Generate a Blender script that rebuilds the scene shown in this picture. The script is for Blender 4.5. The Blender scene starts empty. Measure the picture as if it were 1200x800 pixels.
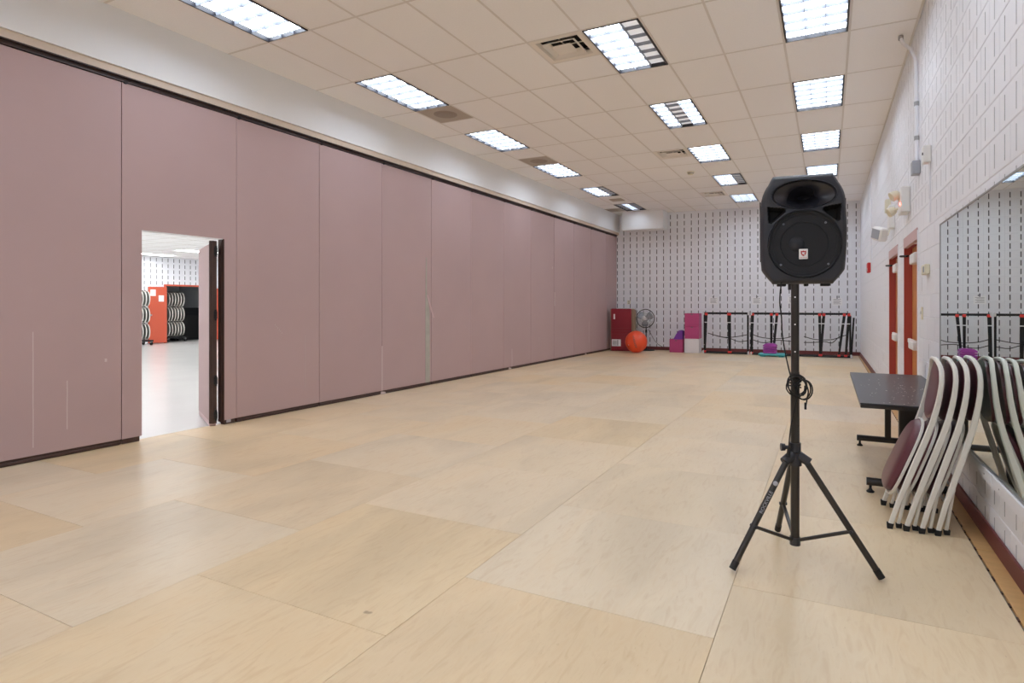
import bpy, math, random
from mathutils import Vector, Matrix
random.seed(7)
PI = math.pi
SC = bpy.context.scene
COL = SC.collection

# ------------------------------------------------------------------ camera, world, exposure
CAM_H = 1.32
YAW = 0.461
cd = bpy.data.cameras.new('camera')
cam = bpy.data.objects.new('camera', cd)
COL.objects.link(cam)
cam.location = (0, 0, CAM_H)
cam.rotation_euler = (PI / 2, 0, YAW)
cd.sensor_width = 36
cd.lens = 681.0 * 36 / 1200
cd.shift_x = -32.0 / 1200
cd.shift_y = (358.3 - 400) / 1200
cd.clip_start = 0.05
cd.clip_end = 100
SC.camera = cam
w = bpy.data.worlds.new('world')
SC.world = w
w.use_nodes = True
w.node_tree.nodes['Background'].inputs[0].default_value = (0.8, 0.85, 0.9, 1)
w.node_tree.nodes['Background'].inputs[1].default_value = 0.3
SC.view_settings.view_transform = 'Standard'
SC.view_settings.look = 'None'
SC.view_settings.gamma = 1
SC.view_settings.exposure = 1.28
SC.view_settings.use_curve_mapping = False
SC.cycles.use_denoising = True
SC.cycles.max_bounces = 12
SC.cycles.diffuse_bounces = 10
SC.cycles.glossy_bounces = 5
SC.cycles.sample_clamp_indirect = 6
LAMP = 4.6            # radiance of the fluorescent troffers
LAMP_DIM = 0.24       # lamps that are out: weak emission stands in for light from their neighbours
LAMP_OTHER = 6.0      # troffers in the room behind the partition


# ------------------------------------------------------------------ materials
def lin(c):
    if isinstance(c, str):
        c = tuple(int(c[i:i + 2], 16) / 255 for i in (0, 2, 4))
    return tuple(x / 12.92 if x <= .04045 else ((x + .055) / 1.055) ** 2.4 for x in c) + (1,)


def mat(name, col, rough=.6, metal=0, var=0, vscale=8, bump=0, bscale=200, objvar=0, spec=.5, coat=0, stretch=(1, 1, 1)):
    m = bpy.data.materials.new(name)
    m.use_nodes = True
    nt = m.node_tree
    b = nt.nodes['Principled BSDF']
    c = lin(col)
    b.inputs['Base Color'].default_value = c
    b.inputs['Roughness'].default_value = rough
    b.inputs['Metallic'].default_value = metal
    b.inputs['Specular IOR Level'].default_value = spec
    b.inputs['Coat Weight'].default_value = coat
    b.inputs['Coat Roughness'].default_value = .15
    if var or objvar or bump:
        tc = nt.nodes.new('ShaderNodeTexCoord')
        mp = nt.nodes.new('ShaderNodeMapping')
        mp.inputs['Scale'].default_value = stretch
        nt.links.new(tc.outputs['Object'], mp.inputs['Vector'])
        last = None
        if var or objvar:
            val = None
            if var:
                n = nt.nodes.new('ShaderNodeTexNoise')
                n.inputs['Scale'].default_value = vscale
                n.inputs['Detail'].default_value = 5
                nt.links.new(mp.outputs[0], n.inputs['Vector'])
                mr = nt.nodes.new('ShaderNodeMapRange')
                mr.inputs[1].default_value = .25
                mr.inputs[2].default_value = .75
                mr.inputs[3].default_value = 1 - var
                mr.inputs[4].default_value = 1 + var
                nt.links.new(n.outputs['Fac'], mr.inputs[0])
                val = mr.outputs[0]
            if objvar:
                oi = nt.nodes.new('ShaderNodeObjectInfo')
                mo = nt.nodes.new('ShaderNodeMapRange')
                mo.inputs[3].default_value = 1 - objvar
                mo.inputs[4].default_value = 1 + objvar
                nt.links.new(oi.outputs['Random'], mo.inputs[0])
                if val is None:
                    val = mo.outputs[0]
                else:
                    mm = nt.nodes.new('ShaderNodeMath')
                    mm.operation = 'MULTIPLY'
                    nt.links.new(val, mm.inputs[0])
                    nt.links.new(mo.outputs[0], mm.inputs[1])
                    val = mm.outputs[0]
            hs = nt.nodes.new('ShaderNodeHueSaturation')
            hs.inputs['Color'].default_value = c
            nt.links.new(val, hs.inputs['Value'])
            nt.links.new(hs.outputs[0], b.inputs['Base Color'])
        if bump:
            n2 = nt.nodes.new('ShaderNodeTexNoise')
            n2.inputs['Scale'].default_value = bscale
            n2.inputs['Detail'].default_value = 3
            nt.links.new(tc.outputs['Object'], n2.inputs['Vector'])
            bp = nt.nodes.new('ShaderNodeBump')
            bp.inputs['Strength'].default_value = bump
            bp.inputs['Distance'].default_value = .002
            nt.links.new(n2.outputs['Fac'], bp.inputs['Height'])
            nt.links.new(bp.outputs[0], b.inputs['Normal'])
    return m


def emis(name, col, strength):
    m = bpy.data.materials.new(name)
    m.use_nodes = True
    nt = m.node_tree
    b = nt.nodes['Principled BSDF']
    b.inputs['Base Color'].default_value = (.8, .8, .8, 1)
    b.inputs['Emission Color'].default_value = lin(col)
    b.inputs['Emission Strength'].default_value = strength
    return m


def plywood(name):
    m = bpy.data.materials.new(name)
    m.use_nodes = True
    nt = m.node_tree
    N, L = nt.nodes, nt.links
    b = N['Principled BSDF']
    tc = N.new('ShaderNodeTexCoord')
    oi = N.new('ShaderNodeObjectInfo')
    off = N.new('ShaderNodeVectorMath'); off.operation = 'SCALE'
    cmb = N.new('ShaderNodeCombineXYZ')
    L.new(oi.outputs['Random'], cmb.inputs[0]); L.new(oi.outputs['Random'], cmb.inputs[1]); L.new(oi.outputs['Random'], cmb.inputs[2])
    L.new(cmb.outputs[0], off.inputs[0]); off.inputs['Scale'].default_value = 37
    add = N.new('ShaderNodeVectorMath'); add.operation = 'ADD'
    L.new(tc.outputs['Object'], add.inputs[0]); L.new(off.outputs[0], add.inputs[1])

    def noise(scale, st, detail=5, dist=0.0):
        mp = N.new('ShaderNodeMapping'); mp.inputs['Scale'].default_value = st
        L.new(add.outputs[0], mp.inputs[0])
        n = N.new('ShaderNodeTexNoise'); n.inputs['Scale'].default_value = scale
        n.inputs['Detail'].default_value = detail; n.inputs['Distortion'].default_value = dist
        L.new(mp.outputs[0], n.inputs['Vector'])
        return n.outputs['Fac']

    def ramp(fac, stops):
        r = N.new('ShaderNodeValToRGB')
        while len(r.color_ramp.elements) < len(stops):
            r.color_ramp.elements.new(.5)
        for e, (p, c) in zip(r.color_ramp.elements, stops):
            e.position = p; e.color = lin(c)
        L.new(fac, r.inputs[0])
        return r.outputs[0]

    def mix(kind, fac, a, c2):
        x = N.new('ShaderNodeMix'); x.data_type = 'RGBA'; x.blend_type = kind
        if isinstance(fac, float): x.inputs[0].default_value = fac
        else: L.new(fac, x.inputs[0])
        L.new(a, x.inputs[6]); L.new(c2, x.inputs[7])
        return x.outputs[2]
    base = ramp(oi.outputs['Random'], [(0, 'E2CBA4'), (.3, 'E4CFAD'), (.55, 'E2D1B5'), (.8, 'E2C9A1'), (1, 'E6D6BC')])
    cloud = ramp(noise(1.3, (1.2, .5, 1), 4, .6), [(.3, 'D3D2D0'), (.55, 'FFFFFF'), (.8, 'FFF2DC')])
    c1 = mix('MULTIPLY', .4, base, cloud)
    grain = ramp(noise(3.0, (7, 1.3, 1), 6, 1.6), [(.3, 'E2CDAF'), (.5, 'FFFFFF'), (.75, 'F4E6CF')])
    c2 = mix('MULTIPLY', .3, c1, grain)
    fleck = ramp(noise(26, (5, 1, 1), 4), [(.22, 'B99F7A'), (.33, 'FFFFFF'), (1, 'FFFFFF')])
    c3 = mix('MULTIPLY', .3, c2, fleck)
    spots = ramp(noise(9, (1, 1, 1), 2), [(.16, '7A5B3C'), (.2, 'FFFFFF'), (1, 'FFFFFF')])
    c4 = mix('MULTIPLY', .5, c3, spots)
    L.new(c4, b.inputs['Base Color'])
    rr = N.new('ShaderNodeMapRange'); rr.inputs[3].default_value = .26; rr.inputs[4].default_value = .46
    L.new(noise(2, (1, 1, 1), 4), rr.inputs[0]); L.new(rr.outputs[0], b.inputs['Roughness'])
    b.inputs['Specular IOR Level'].default_value = .45
    return m


M = {}
M['ply'] = plywood('varnished_plywood')
M['strip'] = mat('strip_plywood', 'C9A06A', .45, var=.08, vscale=4, stretch=(1, 6, 1))
M['subfloor'] = mat('subfloor', '8B8478', .9)
M['block'] = mat('painted_block', 'EAECF2', .5, objvar=.012, bump=.45, bscale=90)
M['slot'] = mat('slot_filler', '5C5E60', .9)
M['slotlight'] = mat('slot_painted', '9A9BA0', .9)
M['white'] = mat('white_paint', 'EEEFF2', .6)
M['soffit'] = mat('soffit_paint', 'E8EAEC', .65, var=.012, vscale=2, bump=.1, bscale=40)
M['beige'] = mat('beige_trim', 'D2C3B4', .6)
M['tile'] = mat('ceiling_tile', 'F3F2F2', .9, var=.02, vscale=60, objvar=.008, bump=.35, bscale=160)
M['tbar'] = mat('tbar_enamel', 'DCD8D4', .6)
M['grille'] = mat('grey_grille', 'B4AA9E', .7)
M['plate'] = mat('grille_plate', '998D80', .6)
M['vent'] = mat('vent_enamel', 'E6E0D8', .5)
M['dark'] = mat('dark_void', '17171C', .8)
M['frameblack'] = mat('troffer_frame', '1C1B22', .4)
M['louvre'] = mat('louvre_metal', '959AA4', .35, metal=0.0)
M['lamp'] = emis('lamp_lit', 'E6F1FF', LAMP)
M['lampdim'] = emis('lamp_unlit_faint_glow', 'CFD2DA', LAMP_DIM)
M['lampother'] = emis('lamp_other_room', 'FFFFFF', LAMP_OTHER)
M['rose'] = mat('rose_vinyl', 'BAA1A0', .62, var=.03, vscale=1.2, objvar=.012, bump=.25, bscale=260)
M['rosetrim'] = mat('rose_trim', 'CDB2B4', .5)
M['seal'] = mat('brown_seal', '47322C', .5)
M['track'] = mat('track_metal', '3A2C2A', .4)
M['core'] = mat('exposed_core', 'B2B0A6', .7, var=.08, vscale=10)
M['scuff'] = mat('scuff_mark', 'D2C3C3', .8)
M['basered'] = mat('oxblood_base', '6E3433', .5)
M['doorred'] = mat('door_red', 'A8443A', .45)
M['doorwood'] = mat('door_wood', 'C98A50', .4, var=.1, vscale=5, stretch=(8, 8, 1))
M['header'] = mat('mauve_header', 'C9A9A9', .5)
M['orangered'] = mat('orange_door', 'CE5A3E', .45)
M['mirror'] = mat('mirror_silver', 'E2EAE6', .0, metal=1)
M['alu'] = mat('aluminium', 'A9ABAF', .35, metal=.8)
M['blackplastic'] = mat('black_plastic', '2C2D34', .40, bump=.3, bscale=500)
M['horn'] = mat('horn_plastic', '26262C', .25)
M['mesh'] = mat('grille_cloth', '1B1C21', .7, bump=.6, bscale=700)
M['cone'] = mat('cone_paper', '22232A', .55)
M['port'] = mat('port_dark', '060608', .8)
M['rubber'] = mat('black_rubber', '141416', .6)
M['steelblack'] = mat('black_steel', '26221F', .32, spec=.6)
M['screw'] = mat('screw_metal', '8E9098', .3, metal=1)
M['label'] = mat('label_white', 'ECECEC', .5)
M['red'] = mat('print_red', 'B5302F', .5)
M['white_print'] = mat('print_white', 'A8A8AE', .5)
M['tabletop'] = mat('tabletop_black', '25272D', .3, var=.1, vscale=3)
M['chairmetal'] = mat('chair_enamel', 'E2E0D9', .35)
M['vinyl'] = mat('burgundy_vinyl', '5E2F38', .33, var=.05, vscale=6)
M['chairback'] = mat('grey_back', '8E8F8A', .45)
M['orange'] = mat('orange_rubber', 'F0542A', .3, spec=.6)
M['matred'] = mat('mat_vinyl', '8A1F30', .35)
M['matedge'] = mat('mat_edge', '8F7D68', .7)
M['pink'] = mat('pink_cube', 'BC4A80', .5)
M['whitecube'] = mat('white_cube', 'E6E4E8', .5)
M['purple'] = mat('purple_foam', '7D3CA8', .6)
M['magenta'] = mat('magenta_riser', 'A546A8', .45)
M['teal'] = mat('teal_deck', '4AA9B0', .5)
M['framered'] = mat('red_clip', 'E8403C', .45)
M['framewhite'] = mat('white_fitting', 'E4E4E6', .4)
M['fanmetal'] = mat('fan_chrome', 'DCDDE0', .25, metal=.35)
M['fanblade'] = mat('fan_blade', '8B949C', .25, metal=.2)
M['paper'] = mat('paper', 'F2F2F4', .8)
M['ink'] = mat('ink_grey', '6A6A70', .8)
M['ivory'] = mat('ivory_plastic', 'E2DCC4', .4)
M['whiteplastic'] = mat('white_plastic', 'E6E6E4', .4)
M['alarm'] = mat('alarm_red', 'C42A2A', .4)
M['led'] = emis('led_red', 'FF3A30', 6)
M['greybox'] = mat('grey_box', '9EA2AA', .5)
M['otherfloor'] = mat('grey_vinyl_floor', 'D3D4D2', .22, var=.03, vscale=1.5)
M['closet'] = mat('closet_grey', 'C4C8CC', .8)
M['lens'] = mat('lamp_lens', 'F4F4F4', .2)


# ------------------------------------------------------------------ mesh helpers
class MB:
    """collects geometry, then links it as ONE mesh object"""

    def __init__(self):
        self.v = []; self.f = []; self.mi = []; self.sm = []; self.cur = 0

    def add(self, vs, fs, smooth=False, mi=None):
        o = len(self.v)
        self.v += [tuple(p) for p in vs]
        for f in fs:
            self.f.append(tuple(i + o for i in f))
            self.mi.append(self.cur if mi is None else mi)
            self.sm.append(smooth)
        return self

    def box(self, a, b, mi=None, T=None, ch=0):
        x0, y0, z0 = (min(a[i], b[i]) for i in range(3))
        x1, y1, z1 = (max(a[i], b[i]) for i in range(3))
        if ch > 0:
            c = min(ch, (x1 - x0) * .49, (y1 - y0) * .49, (z1 - z0) * .49)
            vs = []
            for sx in (0, 1):
                for sy in (0, 1):
                    for sz in (0, 1):
                        X = (x0, x1)[sx]; Y = (y0, y1)[sy]; Z = (z0, z1)[sz]
                        dx = c * (1 - 2 * sx); dy = c * (1 - 2 * sy); dz = c * (1 - 2 * sz)
                        vs += [(X, Y + dy, Z + dz), (X + dx, Y, Z + dz), (X + dx, Y + dy, Z)]

            def I(sx, sy, sz, k): return (sx * 4 + sy * 2 + sz) * 3 + k
            fs = []
            fs.append([I(0, 0, 0, 0), I(0, 0, 1, 0), I(0, 1, 1, 0), I(0, 1, 0, 0)])
            fs.append([I(1, 0, 0, 0), I(1, 1, 0, 0), I(1, 1, 1, 0), I(1, 0, 1, 0)])
            fs.append([I(0, 0, 0, 1), I(1, 0, 0, 1), I(1, 0, 1, 1), I(0, 0, 1, 1)])
            fs.append([I(0, 1, 0, 1), I(0, 1, 1, 1), I(1, 1, 1, 1), I(1, 1, 0, 1)])
            fs.append([I(0, 0, 0, 2), I(0, 1, 0, 2), I(1, 1, 0, 2), I(1, 0, 0, 2)])
            fs.append([I(0, 0, 1, 2), I(1, 0, 1, 2), I(1, 1, 1, 2), I(0, 1, 1, 2)])
            for s1 in (0, 1):
                for s2 in (0, 1):
                    q = [I(s1, s2, 0, 0), I(s1, s2, 0, 1), I(s1, s2, 1, 1), I(s1, s2, 1, 0)]
                    fs.append(q if (s1 == s2) == False or True else q)
                    fs.append([I(s1, 0, s2, 0), I(s1, 0, s2, 2), I(s1, 1, s2, 2), I(s1, 1, s2, 0)])
                    fs.append([I(0, s1, s2, 1), I(0, s1, s2, 2), I(1, s1, s2, 2), I(1, s1, s2, 1)])
            for sx in (0, 1):
                for sy in (0, 1):
                    for sz in (0, 1):
                        fs.append([I(sx, sy, sz, 0), I(sx, sy, sz, 1), I(sx, sy, sz, 2)])
        else:
            vs = [(x0, y0, z0), (x1, y0, z0), (x1, y1, z0), (x0, y1, z0), (x0, y0, z1), (x1, y0, z1), (x1, y1, z1), (x0, y1, z1)]
            fs = [(3, 2, 1, 0), (4, 5, 6, 7), (0, 1, 5, 4), (1, 2, 6, 5), (2, 3, 7, 6), (3, 0, 4, 7)]
        if T is not None:
            vs = [tuple(T @ Vector(p)) for p in vs]
        return self.add(vs, fs, False, mi)

    def tube(self, pts, r, n=10, mi=None, caps=True, smooth=True):
        pts = [Vector(p) for p in pts]
        rs = r if isinstance(r, (list, tuple)) else [r] * len(pts)
        vs = []; fs = []
        up = None
        for i, p in enumerate(pts):
            if i == 0: t = pts[1] - p
            elif i == len(pts) - 1: t = p - pts[i - 1]
            else: t = (pts[i + 1] - p).normalized() + (p - pts[i - 1]).normalized()
            t.normalize()
            if up is None:
                a = Vector((0, 0, 1)) if abs(t.z) < .9 else Vector((1, 0, 0))
                up = (a - t * a.dot(t)).normalized()
            else:
                up = (up - t * up.dot(t)).normalized()
            s = t.cross(up)
            for k in range(n):
                a = 2 * PI * k / n
                vs.append(p + (up * math.cos(a) + s * math.sin(a)) * rs[i])
        for i in range(len(pts) - 1):
            for k in range(n):
                fs.append((i * n + k, i * n + (k + 1) % n, (i + 1) * n + (k + 1) % n, (i + 1) * n + k))
        self.add(vs, fs, smooth, mi)
        if caps:
            o = len(vs) - n
            self.add(vs[:n], [tuple(range(n))[::-1]], False, mi)
            self.add(vs[o:], [tuple(range(n))], False, mi)
        return self

    def lathe(self, prof, c=(0, 0, 0), n=32, mi=None, T=None, smooth=True):
        """prof: (radius, z) along +z about c"""
        vs = []; fs = []
        for r, z in prof:
            for k in range(n):
                a = 2 * PI * k / n
                vs.append(Vector((c[0] + r * math.cos(a), c[1] + r * math.sin(a), c[2] + z)))
        for i in range(len(prof) - 1):
            for k in range(n):
                fs.append((i * n + k, i * n + (k + 1) % n, (i + 1) * n + (k + 1) % n, (i + 1) * n + k))
        if T is not None: vs = [T @ p for p in vs]
        return self.add(vs, fs, smooth, mi)

    def prism(self, poly, axis, a, b, mi=None, T=None, smooth_side=False):
        """poly: 2D points, extruded along axis (0,1,2) from a to b"""
        def P(p, h):
            q = [p[0], p[1]]; q.insert(axis, h)
            v = Vector(q)
            return T @ v if T is not None else v
        n = len(poly)
        vs = [P(p, a) for p in poly] + [P(p, b) for p in poly]
        self.add(vs, [tuple(range(n))[::-1], tuple(range(n, 2 * n))], False, mi)
        return self.add(vs, [(i, (i + 1) % n, n + (i + 1) % n, n + i) for i in range(n)], smooth_side, mi)

    def band(self, pts, side, wid, thk, mi=None):
        """flat bar swept along pts; side is the direction of its width"""
        pts = [Vector(p) for p in pts]
        side = Vector(side).normalized()
        vs = []; fs = []
        n = 8
        for i, p in enumerate(pts):
            if i == 0: t = pts[1] - p
            elif i == len(pts) - 1: t = p - pts[i - 1]
            else: t = pts[i + 1] - pts[i - 1]
            t.normalize()
            s = (side - t * side.dot(t)).normalized()
            nn = t.cross(s)
            W = wid[i] if isinstance(wid, list) else wid
            a, b = W / 2, thk / 2
            c = b * .5
            for (x, y) in ((a, b - c), (a - c, b), (-a + c, b), (-a, b - c), (-a, -b + c), (-a + c, -b), (a - c, -b), (a, -b + c)):
                vs.append(p + s * x + nn * y)
        for i in range(len(pts) - 1):
            for k in range(n):
                fs.append((i * n + k, i * n + (k + 1) % n, (i + 1) * n + (k + 1) % n, (i + 1) * n + k))
        self.add(vs, fs, True, mi)
        self.add(vs[:n], [tuple(range(n))[::-1]], False, mi)
        self.add(vs[-n:], [tuple(range(n))], False, mi)
        return self

    def mesh(self, name, mats):
        me = bpy.data.meshes.new(name)
        me.from_pydata(self.v, [], self.f)
        for m in (mats if isinstance(mats, (list, tuple)) else [mats]):
            me.materials.append(m)
        me.polygons.foreach_set('material_index', self.mi)
        me.polygons.foreach_set('use_smooth', self.sm)
        me.update()
        return me

    def build(self, name, mats, parent=None, loc=(0, 0, 0), fix=True):
        me = self.mesh(name, mats)
        if fix:
            import bmesh
            b = bmesh.new(); b.from_mesh(me)
            bmesh.ops.remove_doubles(b, verts=b.verts, dist=1e-6)
            bmesh.ops.recalc_face_normals(b, faces=b.faces)
            b.to_mesh(me); b.free()
        if any(self.sm):
            try: me.set_sharp_from_angle(angle=math.radians(40))
            except Exception: pass
        return link(name, me, parent, loc)


def link(name, me, parent=None, loc=(0, 0, 0), rot=None):
    o = bpy.data.objects.new(name, me)
    COL.objects.link(o)
    o.location = loc
    if rot: o.rotation_euler = rot
    if parent is not None: o.parent = parent
    return o


def thing(name, label, cat, loc=(0, 0, 0), rotz=0, group=None):
    o = bpy.data.objects.new(name, None)
    COL.objects.link(o)
    o.empty_display_size = .1
    o.location = loc
    o.rotation_euler = (0, 0, rotz)
    return tag(o, label, cat, group)


def tag(o, label, cat, group=None):
    o['label'] = label; o['category'] = cat
    if group: o['group'] = group
    return o


def struct(o, label=None):
    o['kind'] = 'structure'
    if label: o['label'] = label
    return o


def dup(root, loc=None, rot=None, label=None):
    def cp(o, par):
        c = o.copy(); COL.objects.link(c)
        if par is not None: c.parent = par
        for ch in list(o.children): cp(ch, c)
        return c
    r = cp(root, None)
    if loc is not None: r.location = loc
    if rot is not None: r.rotation_euler = rot
    if label: r['label'] = label
    return r


# ------------------------------------------------------------------ room geometry (slightly out of square, as measured)
CZ = CAM_H + 2.784                                  # ceiling height
GX, GY, TX, TY = -2.2431, 5.4454, .6096, 1.2192      # ceiling grid
def XR(y): return .815 - (y - 3) * .05 / 14.5        # right wall face
def XP(y): return -6.03 + (y - 2.3) * .18 / 15       # partition face
def XS(y): return -5.955 + (y - 3) * .2 / 14.3       # soffit face
def YB(x): return 17.15 + (x + 5.8) * .0534          # back wall face
YN = -4.2                                            # wall behind the camera
OCZ = 3.06                                           # ceiling of the other room
OX = -21.2                                           # its far wall

# floor --------------------------------------------------------------------
fb = MB().box((-6.12, YN, -.08), (.95, 17.8, -.012))
floor = struct(fb.build('floor', M['subfloor']), 'plywood sheet floor with staggered joints')
bands = [(-5.15, -3.985, 1.9), (-3.985, -2.78, 1.286), (-2.78, -1.585, 1.81), (-1.585, -.405, 2.375), (-.405, .713, 2.87), (-6.11, -5.15, 2.545)]
PIT = 1.15


def panel_mesh(name, x0, x1, ya0, ya1, yb0, yb1):
    g = .0009
    z0, z1, c = -.012, 0, .0010
    A = [(x0 + g, ya0 + g), (x1 - g, yb0 + g), (x1 - g, yb1 - g), (x0 + g, ya1 - g)]
    B = [(x0 + g + c, ya0 + g + c), (x1 - g - c, yb0 + g + c), (x1 - g - c, yb1 - g - c), (x0 + g + c, ya1 - g - c)]
    b = MB()
    vs = [(x, y, z0) for x, y in A] + [(x, y, z1 - c) for x, y in A] + [(x, y, z1) for x, y in B]
    fs = [(8, 9, 10, 11)]
    for i in range(4):
        j = (i + 1) % 4
        fs += [(i, j, 4 + j, 4 + i), (4 + i, 4 + j, 8 + j, 8 + i)]
    b.add(vs, fs)
    return b.mesh(name, M['ply'])


shared = {}
for (x0, x1, ys) in bands:
    k0 = int((YN - ys) / PIT) - 1
    for k in range(k0, 20):
        a = max(ys + k * PIT, YN); b_ = ys + (k + 1) * PIT
        if b_ <= a + .05: continue
        ta, tb = YB(x0) + .02, YB(x1) + .02
        if a > min(ta, tb) - .05: break
        cx, cy = (x0 + x1) / 2, a
        if b_ < min(ta, tb) and a > YN:
            key = (round(x1 - x0, 4))
            if key not in shared:
                shared[key] = panel_mesh('floor_panel', x0 - cx, x1 - cx, 0, PIT, 0, PIT)
            me = shared[key]
        else:
            me = panel_mesh('floor_panel', x0 - cx, x1 - cx, 0, min(b_, ta) - a, 0, min(b_, tb) - a)
        link('floor_panel', me, floor, (cx, cy, 0))
# border strip along the right wall
ys = [YN, -1.5, .9, 3.87, 6.3, 8.75, 11.2, 13.6, 16.0, 17.5]
for a, b_ in zip(ys[:-1], ys[1:]):
    MB().box((.722, a + .002, -.012), (XR((a + b_) / 2) + .03, b_ - .002, .004), ch=.002).build('edge_strip', M['strip'], floor)
nb = MB()
for i in range(45):
    y = 2.7 + i * .13 + random.uniform(-.02, .02)
    nb.box((.7135, y, -.004), (.7215, y + random.uniform(.02, .05), .0015))
o = nb.build('strip_joint_grit', M['seal'], floor); o['kind'] = 'stuff'

# ceiling ------------------------------------------------------------------
lights = {}   # (i,j) -> set of unlit lamp columns
for j in (-7, -5, -3, -1, 0, 2, 4, 6, 8):
    pass
ROWS = [-8, -6, -4, -2, 0, 2, 4, 6, 8]
for j in ROWS:
    lights[(0, j)] = {}
    lights[(3, j)] = {}
    lights[(-5, j)] = {}
# lamps that read as out in the photograph (0 = left column, 2 = right column)
lights[(0, 0)] = {2}
lights[(0, 2)] = {1}
lights[(0, 6)] = {2}
lights[(-5, 6)] = {2}
lights[(-5, 8)] = {0, 2}
vents = {(-1, 0, 0), (-1, 4, 0), (-1, 7, 1), (-1, -4, 0)}     # (i, j, half)
grilles = {(-5, 1, 0), (-5, 3, 1), (-6, 8, 1), (-5, -3, 0)}

cb = MB().box((-6.4, YN, CZ + .16), (1.1, 17.9, CZ + .24))
ceiling = struct(cb.build('ceiling', M['tbar']), 'suspended ceiling of beige acoustic tiles in a tee grid')
tmesh = {}


def tile_obj(x0, x1, y0, y1, z=CZ, name='ceiling_tile', m='tile'):
    """quad clipped to the sloping walls; corners (x,y)"""
    g = .009
    def cl(x, y):
        if x > .5: x = min(x, XR(y) + .02)
        return (x, min(y, YB(x) + .02))
    full = x1 < .5 and y1 < YB(x0) and y1 < YB(x1)
    cx, cy = x0, y0
    key = (round(x1 - x0, 3), round(y1 - y0, 3), m)
    if full and key in tmesh:
        return link(name, tmesh[key], ceiling, (cx, cy, z))
    q = [cl(x0 + g, y0 + g), cl(x1 - g, y0 + g), cl(x1 - g, y1 - g), cl(x0 + g, y1 - g)]
    if min(q[2][1], q[3][1]) - y0 < .03: return None
    b = MB()
    vs = [(x - cx, y - cy, .0) for x, y in q] + [(x - cx, y - cy, .015) for x, y in q]
    b.add(vs, [(3, 2, 1, 0), (4, 5, 6, 7)] + [(i, (i + 1) % 4, 4 + (i + 1) % 4, 4 + i) for i in range(4)])
    me = b.mesh(name, M[m])
    if full: tmesh[key] = me
    return link(name, me, ceiling, (cx, cy, z))


for i in range(-6, 5):
    for j in range(-8, 10):
        X0 = GX + i * TX; X1 = X0 + TX; Y0 = GY + j * TY; Y1 = Y0 + TY; YM = (Y0 + Y1) / 2
        if Y1 < YN: continue
        if (i, j) in lights: continue
        if i == -6: X0 -= .12
        hit = [h for h in (0, 1) if (i, j, h) in vents or (i, j, h) in grilles]
        if hit:
            h = hit[0]
            if h == 0: tile_obj(X0, X1, YM, Y1)
            else: tile_obj(X0, X1, Y0, YM)
        else:
            tile_obj(X0, X1, max(Y0, YN), Y1)
# tee grid
tb = MB()
for i in range(-5, 6):
    x = GX + i * TX
    if i == 5: tb.box((XR(10) - .02, YN, CZ - .003), (XR(10) + .0, 17.2, CZ + .02)); continue
    tb.box((x - .0115, YN, CZ - .003), (x + .0115, YB(x), CZ + .02))
for j in range(-7, 10):
    y = GY + j * TY
    tb.box((-6.03, y - .0115, CZ - .0028), (XR(y), y + .0115, CZ + .018))
for (i, j, h) in vents | grilles:
    y = GY + (j + .5) * TY
    tb.box((GX + i * TX, y - .0115, CZ - .0026), (GX + (i + 1) * TX, y + .0115, CZ + .018))
tb.build('ceiling_grid', M['tbar'], ceiling)

# troffers --------------------------------------------------------------------
FW, FL = TX - .03, TY - .03


def make_troffer(dim):
    t = thing('ceiling_light', 'x', 'light')
    x0, x1, y0, y1 = .015, .015 + FW, .015, .015 + FL
    fr = MB()
    e = .016
    fr.box((x0, y0, -.012), (x0 + e, y1, .09)).box((x1 - e, y0, -.012), (x1, y1, .09))
    fr.box((x0 + e, y0, -.01), (x1 - e, y0 + .008, .09)).box((x0 + e, y1 - .008, -.01), (x1 - e, y1, .09))
    fr.box((x0, y0, .09), (x1, y1, .095))
    fr.v = [(x, y, min(z, .045) if z > .05 else z) for x, y, z in fr.v]
    fr.build('frame', M['frameblack'], t)
    cw = (FW - 2 * e) / 3
    for c in range(3):
        xa = x0 + e + c * cw
        MB().box((xa + .003, y0 + .008, .034), (xa + cw - .003, y1 - .008, .038)).build('lamp', M['lampdim' if c in dim else 'lamp'], t)
    lo = MB()
    for c in (1, 2):
        xa = x0 + e + c * cw
        lo.prism([(xa - .002, .0), (xa + .002, .0), (xa + .005, .033), (xa - .005, .033)], 1, y0 + .008, y1 - .008)
    nr = 6
    for r in range(1, nr):
        ya = y0 + .008 + (FL - .016) * r / nr
        lo.prism([(ya - .002, .001), (ya + .002, .001), (ya + .012, .033), (ya - .012, .033)], 0, x0 + e, x1 - e)
    lo.build('louvre', M['louvre'], t)
    return t


protos = {}
colname = {-5: 'along the soffit', 0: 'in mid-ceiling', 3: 'beside the block wall'}
ordn = {-2: 'nearest', 0: 'second', 2: 'third', 4: 'fourth', 6: 'fifth', 8: 'farthest'}
ordm = {0: 'nearest', 2: 'second', 4: 'third', 6: 'fourth', 8: 'farthest'}
for (i, j), dim in lights.items():
    key = tuple(sorted(dim))
    if key not in protos:
        t = make_troffer(set(dim)); protos[key] = t
    else:
        t = dup(protos[key])
    t.location = (GX + i * TX, GY + j * TY, CZ)
    on = (ordn if i == -5 else ordm).get(j)
    extra = ', one strip dark' if len(dim) == 1 else (', two strips dark' if len(dim) == 2 else '')
    if on:
        t['label'] = '%s louvred ceiling light of the row %s%s' % (on, colname[i], extra)
    else:
        t['label'] = '%s louvred ceiling light behind the camera in the row %s' % ({-2: 'first', -4: 'second', -6: 'third', -8: 'fourth'}[j], colname[i])
    t['group'] = 'recessed fluorescent ceiling lights'

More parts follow.
